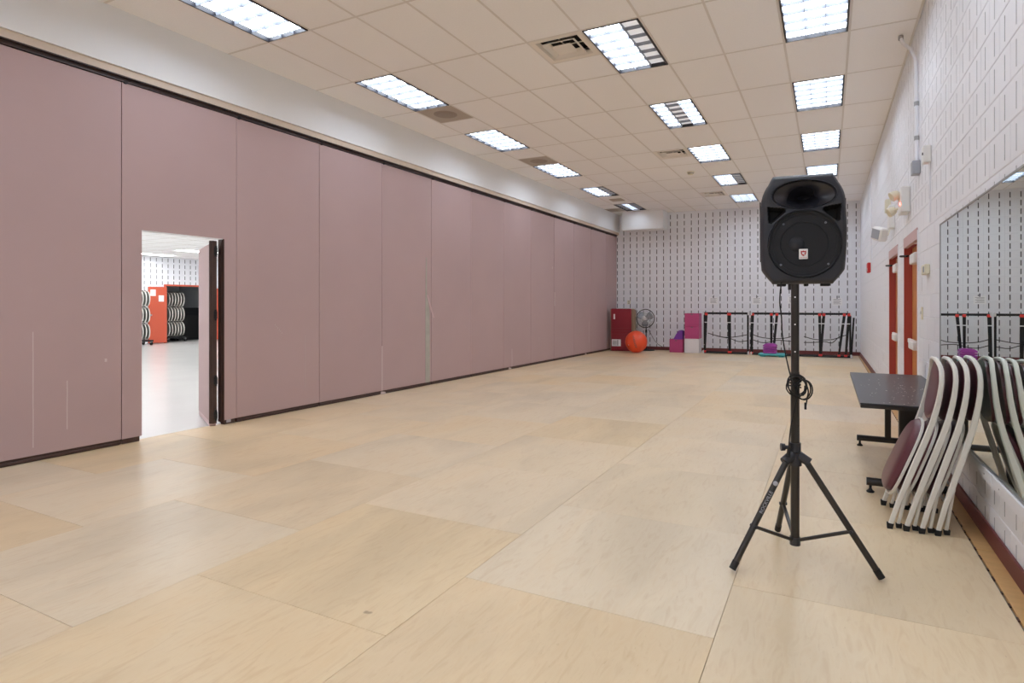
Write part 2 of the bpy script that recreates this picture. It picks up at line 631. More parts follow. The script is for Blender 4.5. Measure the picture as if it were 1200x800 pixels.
# square diffusers ---------------------------------------------------------------
def make_vent():
    t = thing('air_vent', 'x', 'vent')
    a = .01; b = TX - .01
    f = MB()
    def ring(o, zi, zo, inn):     # sloping square ring
        vs = []
        for (d, z) in ((o, zo), (inn, zi)):
            vs += [(a + d, a + d, z), (b - d, a + d, z), (b - d, b - d, z), (a + d, b - d, z)]
        vs2 = [(x, y, z + .004) for x, y, z in vs]
        fs = [(i, (i + 1) % 4, 4 + (i + 1) % 4, 4 + i) for i in range(4)]
        f.add(vs, fs); f.add(vs2, [q[::-1] for q in fs])
    ring(0, -.004, -.004, .055)
    ring(.055, .03, -.004, .08)
    f.build('frame', M['vent'], t)
    f = MB(); ring(.11, .035, -.012, .165); ring(.105, -.012, -.008, .11); f.build('cone', M['vent'], t)
    f = MB(); f.box((a + .185, a + .185, -.012), (b - .185, b - .185, -.006)); f.build('cone', M['vent'], t)
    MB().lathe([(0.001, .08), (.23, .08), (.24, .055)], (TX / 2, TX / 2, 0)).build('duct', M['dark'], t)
    MB().box((TX / 2 - .005, .07, .03), (TX / 2 + .005, TX - .07, .04)).box((.07, TX / 2 - .005, .03), (TX - .07, TX / 2 + .005, .04)).build('spider_bracket', M['vent'], t)
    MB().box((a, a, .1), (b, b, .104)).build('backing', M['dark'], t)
    return t


vlab = {0: 'square air diffuser in the ceiling, the large nearest one', 4: 'square air diffuser in the ceiling, halfway down the room',
        7: 'square air diffuser in the ceiling, farthest one', -4: 'square air diffuser in the ceiling, behind the camera'}
vp = None
for (i, j, h) in sorted(vents):
    t = vp = make_vent() if vp is None else dup(vp)
    t.location = (GX + i * TX, GY + (j + h * .5) * TY, CZ)
    t['label'] = vlab[j]; t['group'] = 'square ceiling diffusers'


def make_grille():
    t = thing('return_grille', 'x', 'vent')
    f = MB().box((.012, .012, 0), (TX - .012, TX - .012, .012)); f.build('panel', M['grille'], t)
    f = MB().lathe([(.001, -.006), (.14, -.006), (.165, -.001), (.17, 0)], (TX / 2, TX / 2, 0)).lathe([(.1, -.010), (.115, -.010), (.12, -.005)], (TX / 2, TX / 2, 0))
    f.build('round_plate', M['plate'], t)
    return t


glab = {1: 'greyish square ceiling panel with round plate, nearest one by the soffit', 3: 'greyish square ceiling panel just before the third soffit light',
        8: 'greyish square ceiling panel in the far corner beside the soffit', -3: 'greyish square ceiling panel behind the camera'}
vp = None
for (i, j, h) in sorted(grilles):
    t = vp = make_grille() if vp is None else dup(vp)
    t.location = (GX + i * TX, GY + (j + h * .5) * TY, CZ)
    t['label'] = glab[j]; t['group'] = 'grey ceiling grilles'
t = thing('ceiling_speaker_plate', 'small grey rectangular plate on the ceiling before the farthest soffit light', 'vent', (-4.96, 14.57, CZ))
MB().box((-.17, -.17, -.012), (.17, .17, 0), ch=.006).build('plate', M['grille'], t)
MB().box((-.11, -.11, -.016), (.11, .11, -.012)).build('louvre', M['grille'], t)
t = thing('smoke_detector', 'small round ivory smoke detector on the ceiling', 'smoke detector', (-2.556, 12.22, CZ))
MB().lathe([(.001, -.055), (.045, -.055), (.055, -.045), (.06, -.02), (.075, -.018), (.078, 0)]).build('body', M['ivory'], t)
MB().lathe([(.058, -.035), (.062, -.035), (.062, -.028), (.058, -.028)]).build('sensor_ring', M['ink'], t)

# wall_left : bulkhead + operable partition -----------------------------------------------------------------
def skew(b, fx):
    """move x = 0 of a builder to the sloping line fx(y)"""
    b.v = [(x + fx(y), y, z) for x, y, z in b.v]
    return b


wb = MB().box((-.5, YN, 3.57), (0, 17.35, CZ + .05))
wl = struct(skew(wb, XS).build('wall_left', M['soffit']), 'white bulkhead above a rose folding partition')
skew(MB().box((-.28, YN, 3.50), (-.022, 17.3, 3.572)), XS).build('trim_strip', M['beige'], wl)
skew(MB().box((-.09, YN, 3.49), (.045, 17.25, 3.5)).box((-.07, YN, 3.455), (.012, 17.25, 3.49)).box((-.09, YN, 3.465), (-.075, 17.25, 3.49)), XP).build('track', M['track'], wl)
seams = [3.185 + k * 1.187 for k in range(-7, 13)]
seams[-1] = 17.24


def pbox(b, y0, y1, z0, z1, d0=-.09, d1=0., ch=.004):
    q = MB().box((d0, y0, z0), (d1, y1, z1), ch=ch)
    skew(q, XP)
    b.add(q.v, q.f)


JA, JB, DT = 3.362, 4.225, 2.06       # door opening in the partition
for k in range(len(seams) - 1):
    a, b_ = seams[k], seams[k + 1]
    if b_ < YN + .3: continue
    g = .0026
    q = MB()
    if abs(a - 3.185) < .02:
        pbox(q, a + g, JA, .05, 3.45, ch=0); pbox(q, JB, b_ - g, .05, 3.45, ch=0); pbox(q, JA, JB, DT, 3.45, ch=0)
        p = q.build('partition_panel', M['rose'], wl)
        p['label'] = 'rose partition panel with the pass door opening'
        q = MB(); pbox(q, a + .01, JA - .01, 0, .052, -.08, -.01); pbox(q, JB + .01, b_ - .01, 0, .052, -.08, -.01); q.build('bottom_seal', M['seal'], p)
        q = MB(); pbox(q, JB - .012, JB + .001, .03, DT, -.088, .002, 0); pbox(q, JB - .02, JB - .012, .03, DT, -.06, -.02, 0); q.build('jamb', M['seal'], p)
        q = MB(); pbox(q, JA - .002, JA + .003, .05, DT, -.088, .001, 0); q.build('jamb', M['rosetrim'], p)
        q = MB(); pbox(q, JA, JB - .02, DT - .004, DT + .002, -.088, .001, 0); q.build('head_trim', M['white'], p)
        q = MB(); pbox(q, b_ - .12, b_ - .07, .02, .05, -.005, .004, 0); q.build('latch', M['white_print'], p)
    else:
        pbox(q, a + g, b_ - g, .05, 3.45)
        p = q.build('partition_panel', M['rose'], wl)
        q = MB(); pbox(q, a + .006, b_ - .006, .008, .03, -.085, .004, .003); pbox(q, a + .01, b_ - .01, 0, .052, -.08, -.008); q.build('bottom_seal', M['seal'], p)
    q = MB(); pbox(q, a + .004, a + .0075, .05, 3.45, -.03, .0015, 0); q.build('edge_trim', M['rosetrim'], p)
    q = MB(); pbox(q, a + .0, a + .07, 3.40, 3.475, -.06, .008, 0); q.v = [v for v in q.v]
    q = MB().tube([(XP(a) + .014, a + .03, 3.458), (XP(a) - .03, a + .03, 3.458)], .018, 10); q.build('roller', M['rubber'], p)
# marks and damage on the partition
def mark(y, z0, z1, wdt, m='scuff', name='scuff_mark', tilt=0, th=.0015):
    b = MB()
    n = 6
    for i in range(n):
        za = z0 + (z1 - z0) * i / n; zc = z0 + (z1 - z0) * (i + 1) / n
        yy = y + tilt * (i / n) + random.uniform(-.1, .1) * wdt
        q = MB().box((-.001, yy - wdt / 2, za), (th, yy + wdt / 2 * random.uniform(.7, 1), zc)); skew(q, XP); b.add(q.v, q.f)
    b.build(name, M[m], wl)


mark(2.50, .12, 1.10, .007); mark(2.745, .23, .66, .007); mark(5.33, .28, .95, .004)
mark(6.745, .05, .72, .02); mark(10.65, .05, .42, .02); mark(12.72, 1.32, 1.65, .03); mark(12.6, 2.2, 2.26, .02)
mark(11.9, .5, .6, .01); mark(14.9, .3, .9, .015); mark(3.05, .8, .83, .02); mark(4.98, .98, 1.1, .006, tilt=-.12)
q = MB(); yy = 7.83
q.prism([(yy - .06, .05), (yy + .055, .05), (yy + .05, 1.2), (yy - .02, 1.55), (yy - .02, 2.12), (yy - .045, 2.12), (yy - .06, 1.5)], 0, -.001, .003)
skew(q, XP); q.build('exposed_core_strip', M['core'], wl)
q = MB(); q.add([(0.004, yy - .03, 1.5), (.004, yy + .0, 1.5), (.07, yy + .09, 1.12), (.06, yy + .06, 1.12), (0.008, yy - .03, 1.5), (.008, yy + .0, 1.5), (.074, yy + .09, 1.12), (.064, yy + .06, 1.12)],
                [(0, 1, 2, 3), (7, 6, 5, 4), (0, 4, 5, 1), (1, 5, 6, 2), (2, 6, 7, 3), (3, 7, 4, 0)])
skew(q, XP); q.build('peeled_trim', M['rosetrim'], wl)
for y in (6.70, 10.5, 14.6):
    q = MB(); q.prism([(y, .0), (y + .12, .0), (y + .1, .03), (y + .02, .045)], 0, .0, .01); skew(q, XP); q.build('frayed_seal', M['scuff'], wl)

# pass door, swung into the other room
th = math.atan2(.373, -.755)
d1 = thing('door_1', 'x', 'door', (XP(4.1) - .055, 4.09, 0), th)
del d1['label']; del d1['category']; d1['kind'] = 'structure'; d1['label'] = 'rose pass door leaf swung open in the partition'
MB().box((.02, -.07, .055), (.84, 0, 2.0), ch=.004).build('door_leaf', M['rose'], d1)
MB().box((-.002, -.072, .03), (.022, .002, 2.035), ch=.004).box((-.012, -.045, .03), (-.002, -.025, 2.035)).build('edge_channel', M['seal'], d1)
MB().box((.02, -.068, .0), (.84, -.002, .055), ch=.006).build('bottom_seal', M['rosetrim'], d1)
for z in (1.92, 1.22, .50, .12):
    MB().tube([(-.02, -.06, z - .06), (-.02, -.06, z + .06)], .012, 8).box((-.024, -.075, z - .04), (.006, -.04, z + .04)).build('hinge', M['rubber'], d1)

# back wall and right wall of slotted blocks -------------------------------------------------------------------------
CH_, BL = .2032, .4064
blockmeshes = {}


def block_bm(w_, h_, slots, depth=.05, sw=.0105, sd=.035):
    """front face at y=0 looking to -y, body towards +y; origin lower left"""
    b = MB()
    c = .005
    xs = [c]
    for s in slots: xs += [s - sw, s + sw]
    xs.append(w_ - c)
    zs = [c, .035, .168, h_ - c] if slots else [c, h_ - c]
    if slots:
        for xi in range(len(xs) - 1):
            for zi in range(3):
                x0, x1, z0, z1 = xs[xi], xs[xi + 1], zs[zi], zs[zi + 1]
                if xi % 2 == 1 and zi == 1:
                    d = sd
                    b.add([(x0, 0, z0), (x1, 0, z0), (x1, 0, z1), (x0, 0, z1), (x0, d, z0), (x1, d, z0), (x1, d, z1), (x0, d, z1)],
                          [(0, 4, 5, 1), (1, 5, 6, 2), (2, 6, 7, 3), (3, 7, 4, 0)], mi=1)
                    b.add([(x0, d, z0), (x1, d, z0), (x1, d, z1), (x0, d, z1)], [(0, 1, 2, 3)], mi=1)
                else:
                    b.add([(x0, 0, z0), (x1, 0, z0), (x1, 0, z1), (x0, 0, z1)], [(0, 1, 2, 3)])
    else:
        b.add([(c, 0, c), (w_ - c, 0, c), (w_ - c, 0, h_ - c), (c, 0, h_ - c)], [(0, 1, 2, 3)])
    o = [(0, c, 0), (w_, c, 0), (w_, c, h_), (0, c, h_)]
    i_ = [(c, 0, c), (w_ - c, 0, c), (w_ - c, 0, h_ - c), (c, 0, h_ - c)]
    k = [(x, depth, z) for x, y, z in o]
    b.add(o + i_ + k, [(0, 1, 5, 4), (1, 2, 6, 5), (2, 3, 7, 6), (3, 0, 4, 7), (8, 9, 1, 0), (9, 10, 2, 1), (10, 11, 3, 2), (11, 8, 0, 3)])
    return b


def block_wall(name, label, origin, ang, length, s0, holes, slotfn, score, top=CZ + .03, maxparts=300, sw=.0105, sd=.035, sm='slot'):
    """wall frame: s along local +x, face at local y=0 looking to -y"""
    T = Matrix.Translation(Vector(origin)) @ Matrix.Rotation(ang, 4, 'Z')
    # a thin backing slab is the wall's own mesh
    bk = MB()
    cuts = [0.0]
    segs = []
    for (a, b_, z1) in sorted(holes):
        segs.append((cuts[-1], a, 0, top)); segs.append((a, b_, z1, top)); cuts.append(b_)
    segs.append((cuts[-1], length, 0, top))
    for (a, b_, za, zb) in segs:
        bk.box((a, .05, za), (b_, .20, zb))
    me = bk.mesh(name, M['white'])
    root = bpy.data.objects.new(name, me); COL.objects.link(root)
    root.location = origin; root.rotation_euler = (0, 0, ang)
    struct(root, label)
    blocks = []
    row = 0; z = 0
    while z < top - .01:
        h_ = min(CH_, top - z)
        a = s0 + (BL / 2 if (row % 2 and not slotfn(None, None)) else 0)
        s = a - BL * 2
        while s < length:
            e = s + BL
            lo_, hi_ = max(s, 0), min(e, length)
            parts = [(lo_, hi_)] if hi_ - lo_ > .02 else []
            for (ha, hb, hz) in holes:
                if z + .05 < hz:
                    np_ = []
                    for (p, q_) in parts:
                        if q_ <= ha or p >= hb: np_.append((p, q_)); continue
                        if p < ha: np_.append((p, ha))
                        if q_ > hb: np_.append((hb, q_))
                    parts = np_
            for (p, q_) in parts:
                if q_ - p < .02: continue
                sl = [x for x in (s + BL * .25, s + BL * .75) if p + .02 < x < q_ - .02 and h_ > .19 and slotfn(x, z)]
                blocks.append((p, z, q_ - p, h_, tuple(round(x - p, 4) for x in sl)))
            s = e
        z += CH_; row += 1
    blocks = [b for b in blocks if score(b[0] + b[2] / 2, b[1] + .1) is not None]
    blocks.sort(key=lambda b: -score(b[0] + b[2] / 2, b[1] + .1))
    rest = MB()
    for n_, (p, z, w_, h_, sl) in enumerate(blocks):
        key = (round(w_, 3), round(h_, 3), sl, sw)
        if n_ < maxparts:
            if key not in blockmeshes:
                blockmeshes[key] = block_bm(w_, h_, sl, .05, sw, sd).mesh('block', [M['block'], M[sm]])
            link('block', blockmeshes[key], root, (p, 0, z))
        else:
            b = block_bm(w_, h_, sl, .05, sw, sd)
            rest.cur = 0
            off = len(rest.v)
            rest.v += [(x + p, y, zz + z) for x, y, zz in b.v]
            rest.f += [tuple(i + off for i in f) for f in b.f]
            rest.mi += b.mi; rest.sm += b.sm
    if rest.v:
        o = rest.build('block_courses', [M['block'], M[sm]], root, fix=False); o['kind'] = 'stuff'
    return root, T


BWA = math.atan(.0534)
bx0 = -6.25
back_origin = (bx0, YB(bx0), 0)
blen = (.82 - bx0) / math.cos(BWA)
# slot columns: one falls at x = -5.825
sref = (-5.825 - bx0) / math.cos(BWA)
wall_back, TB = block_wall('wall_back', 'white block wall with rows of vertical slots', back_origin, BWA, blen, sref - BL * .25 - BL * 2, [],
                           lambda x, z: True, lambda s, z: 100 - abs(z - 1.6) + s * .1)
RWA = math.atan(.05 / 14.5)
# right wall frame: local +x runs towards the camera (-Y world), face looks to -x world
# local x axis direction = (sin, -cos) ; local -y must be world -x
RA = -PI / 2 + math.atan(-.05 / 14.5) * -1
ytop = 17.55
right_origin = (XR(ytop), ytop, 0)
def s_of(y): return (ytop - y) / math.cos(RWA)
RD = [(6.86, 7.97), (8.62, 9.72)]
holes = sorted([(s_of(b_), s_of(a), 2.032) for a, b_ in RD])
random.seed(3)
rs_cache = {}


def rslot(x, z):
    if x is None: return False
    y = ytop - x
    if z > 1.95: return z > 2.0 and y < 9.5 and not (z < 2.2 and y > 5.9)
    if z < .42: return y < 5.6 or random.random() < .08
    if y > 5.5: return random.random() < .05
    return True


def rscore(s, z):
    y = ytop - s
    if 2.3 < y < 5.3 and .55 < z < 1.75: return None       # hidden behind the mirror
    return 100 - math.hypot(y - 2.5, .8) * (1.0 if y > 2.3 else 3)


wall_right, TR = block_wall('wall_right', 'white painted block wall with mirror and two doors', right_origin, RA, ytop - YN, 0.1, holes, rslot, rscore, sw=.0045, sd=.010, sm='slotlight')
wn = MB().box((-6.6, YN - .15, 0), (1.1, YN, CZ + .1)); struct(wn.build('wall_near', M['white']))


def TRM(y, dx=0, z=0):
    """point on the right wall: dx towards the room"""
    return Vector((XR(y) - dx, y, z))


def rbox(b, y0, y1, z0, z1, d0, d1, ch=0, mi=None):
    """box on the right wall, d = distance out of the wall face into the room"""
    q = MB().box((-d1, y0, z0), (-d0, y1, z1), ch=ch)
    skew(q, XR); b.add(q.v, q.f, mi=mi)
    return b


# baseboards
q = MB().box((.0, -.02, 0), (blen, -.0, .1), ch=.004)
o = q.build('baseboard_back', M['basered']); o.location = back_origin; o.rotation_euler = (0, 0, BWA); struct(o)
b = MB()
for a, b_ in ((YN, 6.80), (8.02, 8.57), (9.77, 17.42)):
    rbox(b, a, b_, 0, .1, 0.0, .014, ch=.003)
struct(b.build('baseboard_right', M['basered']))

# doors in the right wall
for n, (a, b_) in enumerate(RD):
    dn = 'door_%d' % (n + 2)
    fr = MB()
    rbox(fr, a, a + .03, 0, 2.032, -.2, .004); rbox(fr, b_ - .03, b_, 0, 2.032, -.2, .004)
    fr2 = fr.build(dn, M['doorred']); struct(fr2, 'red framed exit door with a push bar')
    h = MB(); rbox(h, a, b_, 1.985, 2.10, -.03, .008); h.build('door_header', M['header'], fr2)
    l = MB(); rbox(l, a + .03, b_ - .03, .01, 1.985, -.14, -.076); lf = l.build('door_leaf', M['doorwood'], fr2)
    r = MB(); rbox(r, a + .3, a + .36, 1.0, 1.06, -.062, -.056); r.build('door_plate', M['alu'], lf)
    pb = MB(); rbox(pb, a + .1, b_ - .12, .90, .95, -.05, -.02, .006); rbox(pb, a + .2, a + .55, .86, .95, -.065, .022, .01); pb.build('push_bar', M['whiteplastic'], lf)
    c = MB(); rbox(c, a + .15, a + .50, 1.76, 1.87, -.065, .018, .01); c.build('door_closer', M['whiteplastic'], fr2)
    ar = MB(); ar.tube([TRM(b_ - .25, -.0, 1.88), TRM(b_ - .05, .045, 1.895), TRM(b_ - .02, -.05, 1.90)], .012, 6); ar.build('closer_arm', M['rubber'], fr2)
    t_ = MB(); rbox(t_, a - .045, a, 0, 2.075, 0, .006); rbox(t_, b_, b_ + .045, 0, 2.075, 0, .006); t_.build('casing', M['block'], fr2)

# mirror with its ledge
mr = thing('wall_mirror', 'long frameless wall mirror on the block wall behind the leaning chairs', 'mirror', (0, 0, 0))
g = MB(); rbox(g, 1.9, 5.50, .425, 1.955, .006, .014); g.build('glass', M['mirror'], mr)
g = MB(); rbox(g, 5.50, 5.515, .42, 1.965, 0, .018); rbox(g, 1.9, 5.515, 1.955, 1.965, 0, .018); rbox(g, 1.9, 5.515, .415, .425, 0, .02); g.build('edge_channel', M['alu'], mr)
g = thing('mirror_ledge', 'white painted ledge board under the wall mirror', 'ledge')
for (a, b_) in ((3.875, 5.62), (1.9, 3.865)):
    k = MB(); rbox(k, a, b_, .345, .415, 0, .028, .004); k.build('board', M['block'], g)
    k = MB()
    for y in (a + .15, a + .6, a + 1.05, b_ - .15):
        k.add(MB().tube([TRM(y, .027, .38), TRM(y, .0295, .38)], .004, 8).v, MB().tube([TRM(y, .027, .38), TRM(y, .0295, .38)], .004, 8).f)
    k.build('screw', M['alu'], g)

# fittings on the right wall
t = thing('conduit_pipe', 'white painted conduit from the ceiling down to a grey box', 'conduit', tuple(TRM(6.72)))
L0 = TRM(6.72)
def loc(y, dx, z): return TRM(y, dx, z) - L0
pts = [loc(7.0, .13, 4.07), loc(6.95, .12, 4.0), loc(6.85, .06, 3.88), loc(6.78, .03, 3.75), loc(6.76, .025, 3.6), loc(6.72, .025, 2.72)]
MB().tube(pts, .016, 10).build('pipe', M['block'], t)
MB().tube([loc(6.745, .025, 3.32), loc(6.745, .025, 3.28)], .022, 10).tube([loc(6.73, .025, 2.98), loc(6.73, .025, 2.94)], .022, 10).tube([loc(7.0, .13, 4.09), loc(7.0, .13, 4.05)], .024, 10).build('coupling', M['alu'], t)
q = MB(); q.box(loc(6.66, .07, 2.60), loc(6.78, 0, 2.73), ch=.006); q.build('junction_box', M['greybox'], t)
t = thing('occupancy_sensor', 'small white wall sensor with a black eye, right of the grey box', 'sensor', tuple(TRM(6.07)))
L0 = TRM(6.07)
MB().box(loc(6.02, .06, 2.57), loc(6.14, 0, 2.72), ch=.008).build('body', M['whiteplastic'], t)
MB().tube([loc(6.05, .06, 2.65), loc(6.05, .066, 2.65)], .012, 10).build('eye', M['rubber'], t)
MB().tube([loc(6.06, .008, 2.57), loc(6.06, .008, 2.05)], .007, 6).build('raceway', M['block'], t)
t = thing('cable_raceway', 'thin white cable channel running down to the fire alarm', 'conduit', tuple(TRM(13.27)))
L0 = TRM(13.27); MB().box(loc(13.25, .02, 2.2), loc(13.29, 0, 4.09)).build('channel', M['block'], t)
t = thing('fire_alarm', 'small red fire alarm box on the block wall', 'fire alarm', tuple(TRM(13.7)))
L0 = TRM(13.7)
MB().box(loc(13.55, .06, 2.0), loc(13.85, .0, 2.2), ch=.008).build('body', M['alarm'], t)
MB().box(loc(13.6, .07, 2.03), loc(13.8, .06, 2.09)).build('lens', M['lens'], t)
# emergency light units
def emergency(y, z, name, label, led):
    global L0
    L0 = TRM(y)
    t = thing(name, label, 'emergency light', tuple(L0))
    MB().box(loc(y - .14, .09, z - .08), loc(y + .16, 0, z + .2), ch=.01).build('housing', M['whiteplastic'], t)
    for dy, dz in ((.0, .13), (.33, .0)):
        T = Matrix.Translation(loc(y + dy, .13, z + dz)) @ Matrix.Rotation(-PI / 2 - .5, 4, 'Y') @ Matrix.Rotation(.2, 4, 'X')
        MB().lathe([(.001, -.04), (.038, -.036), (.052, .0), (.056, .042), (.052, .046), (.001, .042)], n=20, T=T).build('lamp_head', M['ivory'], t)
        MB().tube([loc(y + dy * .6, .06, z + .02), loc(y + dy, .12, z + dz)], .015, 8).build('bracket', M['ivory'], t)
    if led:
        MB().box(loc(y - .12, .092, z - .0), loc(y - .08, .097, z + .03)).build('indicator', M['led'], t)
    return t
emergency(7.55, 2.42, 'emergency_light', 'twin headed emergency light with a red indicator, above the nearer red door', True)
L0 = TRM(9.2)
t = thing('emergency_floodlight', 'white emergency light with a square lamp, above the farther red door', 'emergency light', tuple(L0))
MB().box(loc(8.95, .07, 2.35), loc(9.2, 0, 2.66), ch=.01).build('housing', M['whiteplastic'], t)
MB().box(loc(9.5, .07, 2.64), loc(9.62, 0, 2.82), ch=.008).build('relay_box', M['ivory'], t)
T = Matrix.Translation(loc(9.35, .14, 2.32)) @ Matrix.Rotation(.5, 4, 'Z') @ Matrix.Rotation(.3, 4, 'X')
MB().box((-.07, -.11, -.09), (.05, .11, .09), T=T, ch=.02).build('lamp_head', M['whiteplastic'], t)
MB().box((-.075, -.085, -.065), (-.07, .085, .065), T=T).build('lens', M['greybox'], t)
MB().tube([loc(9.55, .01, 2.64), loc(9.5, .01, 2.4), loc(9.35, .05, 2.3)], .008, 6).build('cable', M['ivory'], t)
t = thing('thermostat', 'small beige thermostat beside the mirror', 'thermostat', tuple(TRM(6.2))); L0 = TRM(6.2)
MB().box(loc(6.1, .04, 1.6), loc(6.32, 0, 1.69), ch=.006).build('body', M['ivory'], t)
MB().box(loc(6.14, .043, 1.62), loc(6.2, .04, 1.67)).build('window', M['greybox'], t)
t = thing('switch_plate', 'tiny ivory switch plate right of the nearer red door', 'light switch', tuple(TRM(6.55))); L0 = TRM(6.55)
MB().box(loc(6.51, .008, 1.19), loc(6.59, 0, 1.31), ch=.003).build('plate', M['ivory'], t)
MB().box(loc(6.54, .02, 1.24), loc(6.56, .008, 1.27)).build('toggle', M['whiteplastic'], t)
t = thing('wall_outlet', 'small ivory outlet plate on the back wall above the red mat', 'outlet', (-5.46, YB(-5.46) - .001, 1.43))
MB().box((-.045, -.01, -.06), (.045, 0, .06), ch=.003).build('plate', M['ivory'], t)
MB().box((-.02, -.014, .012), (.02, -.01, .042)).box((-.02, -.014, -.042), (.02, -.01, -.012)).build('socket', M['greybox'], t)

# white duct box under the ceiling in the far corner
t = thing('duct_box', 'white boxed duct under the ceiling on the back wall', 'duct', (-4.88, 16.9, 3.57))
MB().box((-.62, -.3, 0), (.62, .24, CZ - 3.57 - .004), ch=.004).build('casing', M['soffit'], t)
MB().box((-.6, -.28, -.012), (.6, .23, 0)).build('bottom_panel', M['white'], t)

# ------------------------------------------------------------------ speaker on its stand
SX, SY = -.152, 3.272
feet = [(-.424, 3.01), (.229, 3.225), (-.262, 3.655)]
st = thing('speaker_stand', 'black steel tripod stand holding up the loudspeaker', 'speaker stand', (SX, SY, 0))
MB().tube([(0, 0, .095), (0, 0, .98)], .0215, 16).build('pole', M['steelblack'], st)
MB().tube([(0, 0, .96), (0, 0, 1.432)], .0195, 16).build('inner_pole', M['steelblack'], st)
ho = MB()
for z in (1.12, 1.27, 1.38):
    ho.tube([(0.0, -.0172, z), (.0, -.0182, z)], .004, 8)
dirc = Vector((-SX, -SY, 0)).normalized()
ho.v = []; ho.f = []; ho.mi = []; ho.sm = []
for z in (1.085, 1.225, 1.365):
    ho.tube([dirc * .0188 + Vector((0, 0, z)), dirc * .0202 + Vector((0, 0, z))], .0042, 8)
ho.build('pin_hole', M['label'], st)
hub = MB()
hub.tube([(0, 0, .50), (0, 0, .565)], .032, 16)
hub.build('hub', M['blackplastic'], st)
kn = MB()
kd = Vector((-.9, -.3, 0)).normalized()
kn.tube([kd * .02 + Vector((0, 0, .59)), kd * .055 + Vector((0, 0, .59))], .010, 10)
kn.tube([kd * .05 + Vector((0, 0, .59)), kd * .07 + Vector((0, 0, .59))], [.018, .02], 10)
kn.tube([(0, 0, .57), (0, 0, .615)], .028, 14)
kn.build('clamp_knob', M['blackplastic'], st)
mid = .62
for n, (fx, fy) in enumerate(feet):
    d = Vector((fx - SX, fy - SY, 0)); dn_ = d.normalized()
    top = dn_ * .05 + Vector((0, 0, .53)); bot = d + Vector((0, 0, .018))
    lg = MB().tube([top, bot], .0155, 14).build('leg', M['steelblack'], st)
    MB().tube([bot + (top - bot).normalized() * .04, bot - (top - bot).normalized() * .004], .0175, 12).build('rubber_foot', M['rubber'], lg)
    if n == 0:
        u = (top - bot).normalized()
        side = Vector((-SX - d.x, -SY - d.y, .6)); side = (side - u * side.dot(u)).normalized()
        # white crest and lettering along the leg
        cv = bpy.data.curves.new('leg_text', 'FONT'); cv.body = 'ROCKVILLE'; cv.size = .024; cv.extrude = .0003; cv.align_x = 'LEFT'
        to = bpy.data.objects.new('leg_text', cv); COL.objects.link(to)
        X = u; Z = side; Y = Z.cross(X)
        pos = bot + (top - bot) * .50 + side * .0162 - Y * .008
        to.matrix_world = Matrix(((X.x, Y.x, Z.x, pos.x), (X.y, Y.y, Z.y, pos.y), (X.z, Y.z, Z.z, pos.z), (0, 0, 0, 1)))
        bpy.context.view_layer.update()
        me = bpy.data.meshes.new_from_object(to.evaluated_get(bpy.context.evaluated_depsgraph_get()))
        me.transform(to.matrix_world); me.materials.clear(); me.materials.append(M['white_print'])
        bpy.data.objects.remove(to)
        link('leg_lettering', me, lg)
        pc = bot + (top - bot) * .775 + side * .0145
        T = Matrix(((X.x, Y.x, Z.x, pc.x), (X.y, Y.y, Z.y, pc.y), (X.z, Y.z, Z.z, pc.z), (0, 0, 0, 1)))
        MB().lathe([(.001, .0025), (.011, .0015), (.0125, 0)], n=16, T=T).build('leg_emblem', M['white_print'], lg)
    bk = MB(); bp = top + (bot - top) * .0
    bk.tube([dn_ * .015 + Vector((0, 0, .552)), dn_ * .07 + Vector((0, 0, .522))], [.026, .023], 10); bk.build('leg_bracket', M['blackplastic'], st)
    j = top + (bot - top) * .62
    lo_ = Vector((0, 0, .11))
    br = MB().band([j, lo_], (dn_.y, -dn_.x, 0), .018, .016); br.build('brace', M['steelblack'], st)
    MB().tube([j + Vector((dn_.y, -dn_.x, 0)) * -.02, j + Vector((dn_.y, -dn_.x, 0)) * .02], .009, 8).build('rivet', M['blackplastic'], st)
MB().tube([(0, 0, .09), (0, 0, .13)], .026, 14).build('lower_collar', M['blackplastic'], st)
# cable wound round the pole
def P3(t_, r, z0, z1, turns, ph=0): return (r * math.cos(ph + 2 * PI * turns * t_), r * math.sin(ph + 2 * PI * turns * t_), z0 + (z1 - z0) * t_)
cb_ = thing('power_cable', 'black cable hanging from the loudspeaker and coiled round the stand pole', 'cable', (SX, SY, 0))
rt = Vector((math.cos(YAW), math.sin(YAW), 0)); fw = Vector((-math.sin(YAW), math.cos(YAW), 0))
def cam_pt(px, z, f=0.): return rt * px + fw * f + Vector((0, 0, z))
def smooth_path(ps, n=8):
    out = []
    P = [Vector(p) for p in ps]; P = [P[0] * 2 - P[1]] + P + [P[-1] * 2 - P[-2]]
    for i in range(1, len(P) - 2):
        for k in range(n):
            t_ = k / n
            out.append(.5 * ((2 * P[i]) + (-P[i - 1] + P[i + 1]) * t_ + (2 * P[i - 1] - 5 * P[i] + 4 * P[i + 1] - P[i + 2]) * t_ ** 2 + (-P[i - 1] + 3 * P[i] - 3 * P[i + 1] + P[i + 2]) * t_ ** 3))
    out.append(P[-2]); return out
U = 2.987 / 681
def cp(u, v, f=0.0): return cam_pt((u - 935) * U, CAM_H - (v - 358.3) * U, f)
MB().tube(smooth_path([cp(917, 330, -.02), cp(917, 352), cp(919, 372), cp(920, 392), cp(921, 415, -.03), cp(925, 440, -.05), cp(930, 456, -.06), cp(934, 462, -.04), cp(931, 480, -.03), cp(927, 500, -.03), cp(925, 520, -.03), cp(925, 528, -.03)]), .0035, 7).build('hanging_lead', M['rubber'], cb_)
coil = []
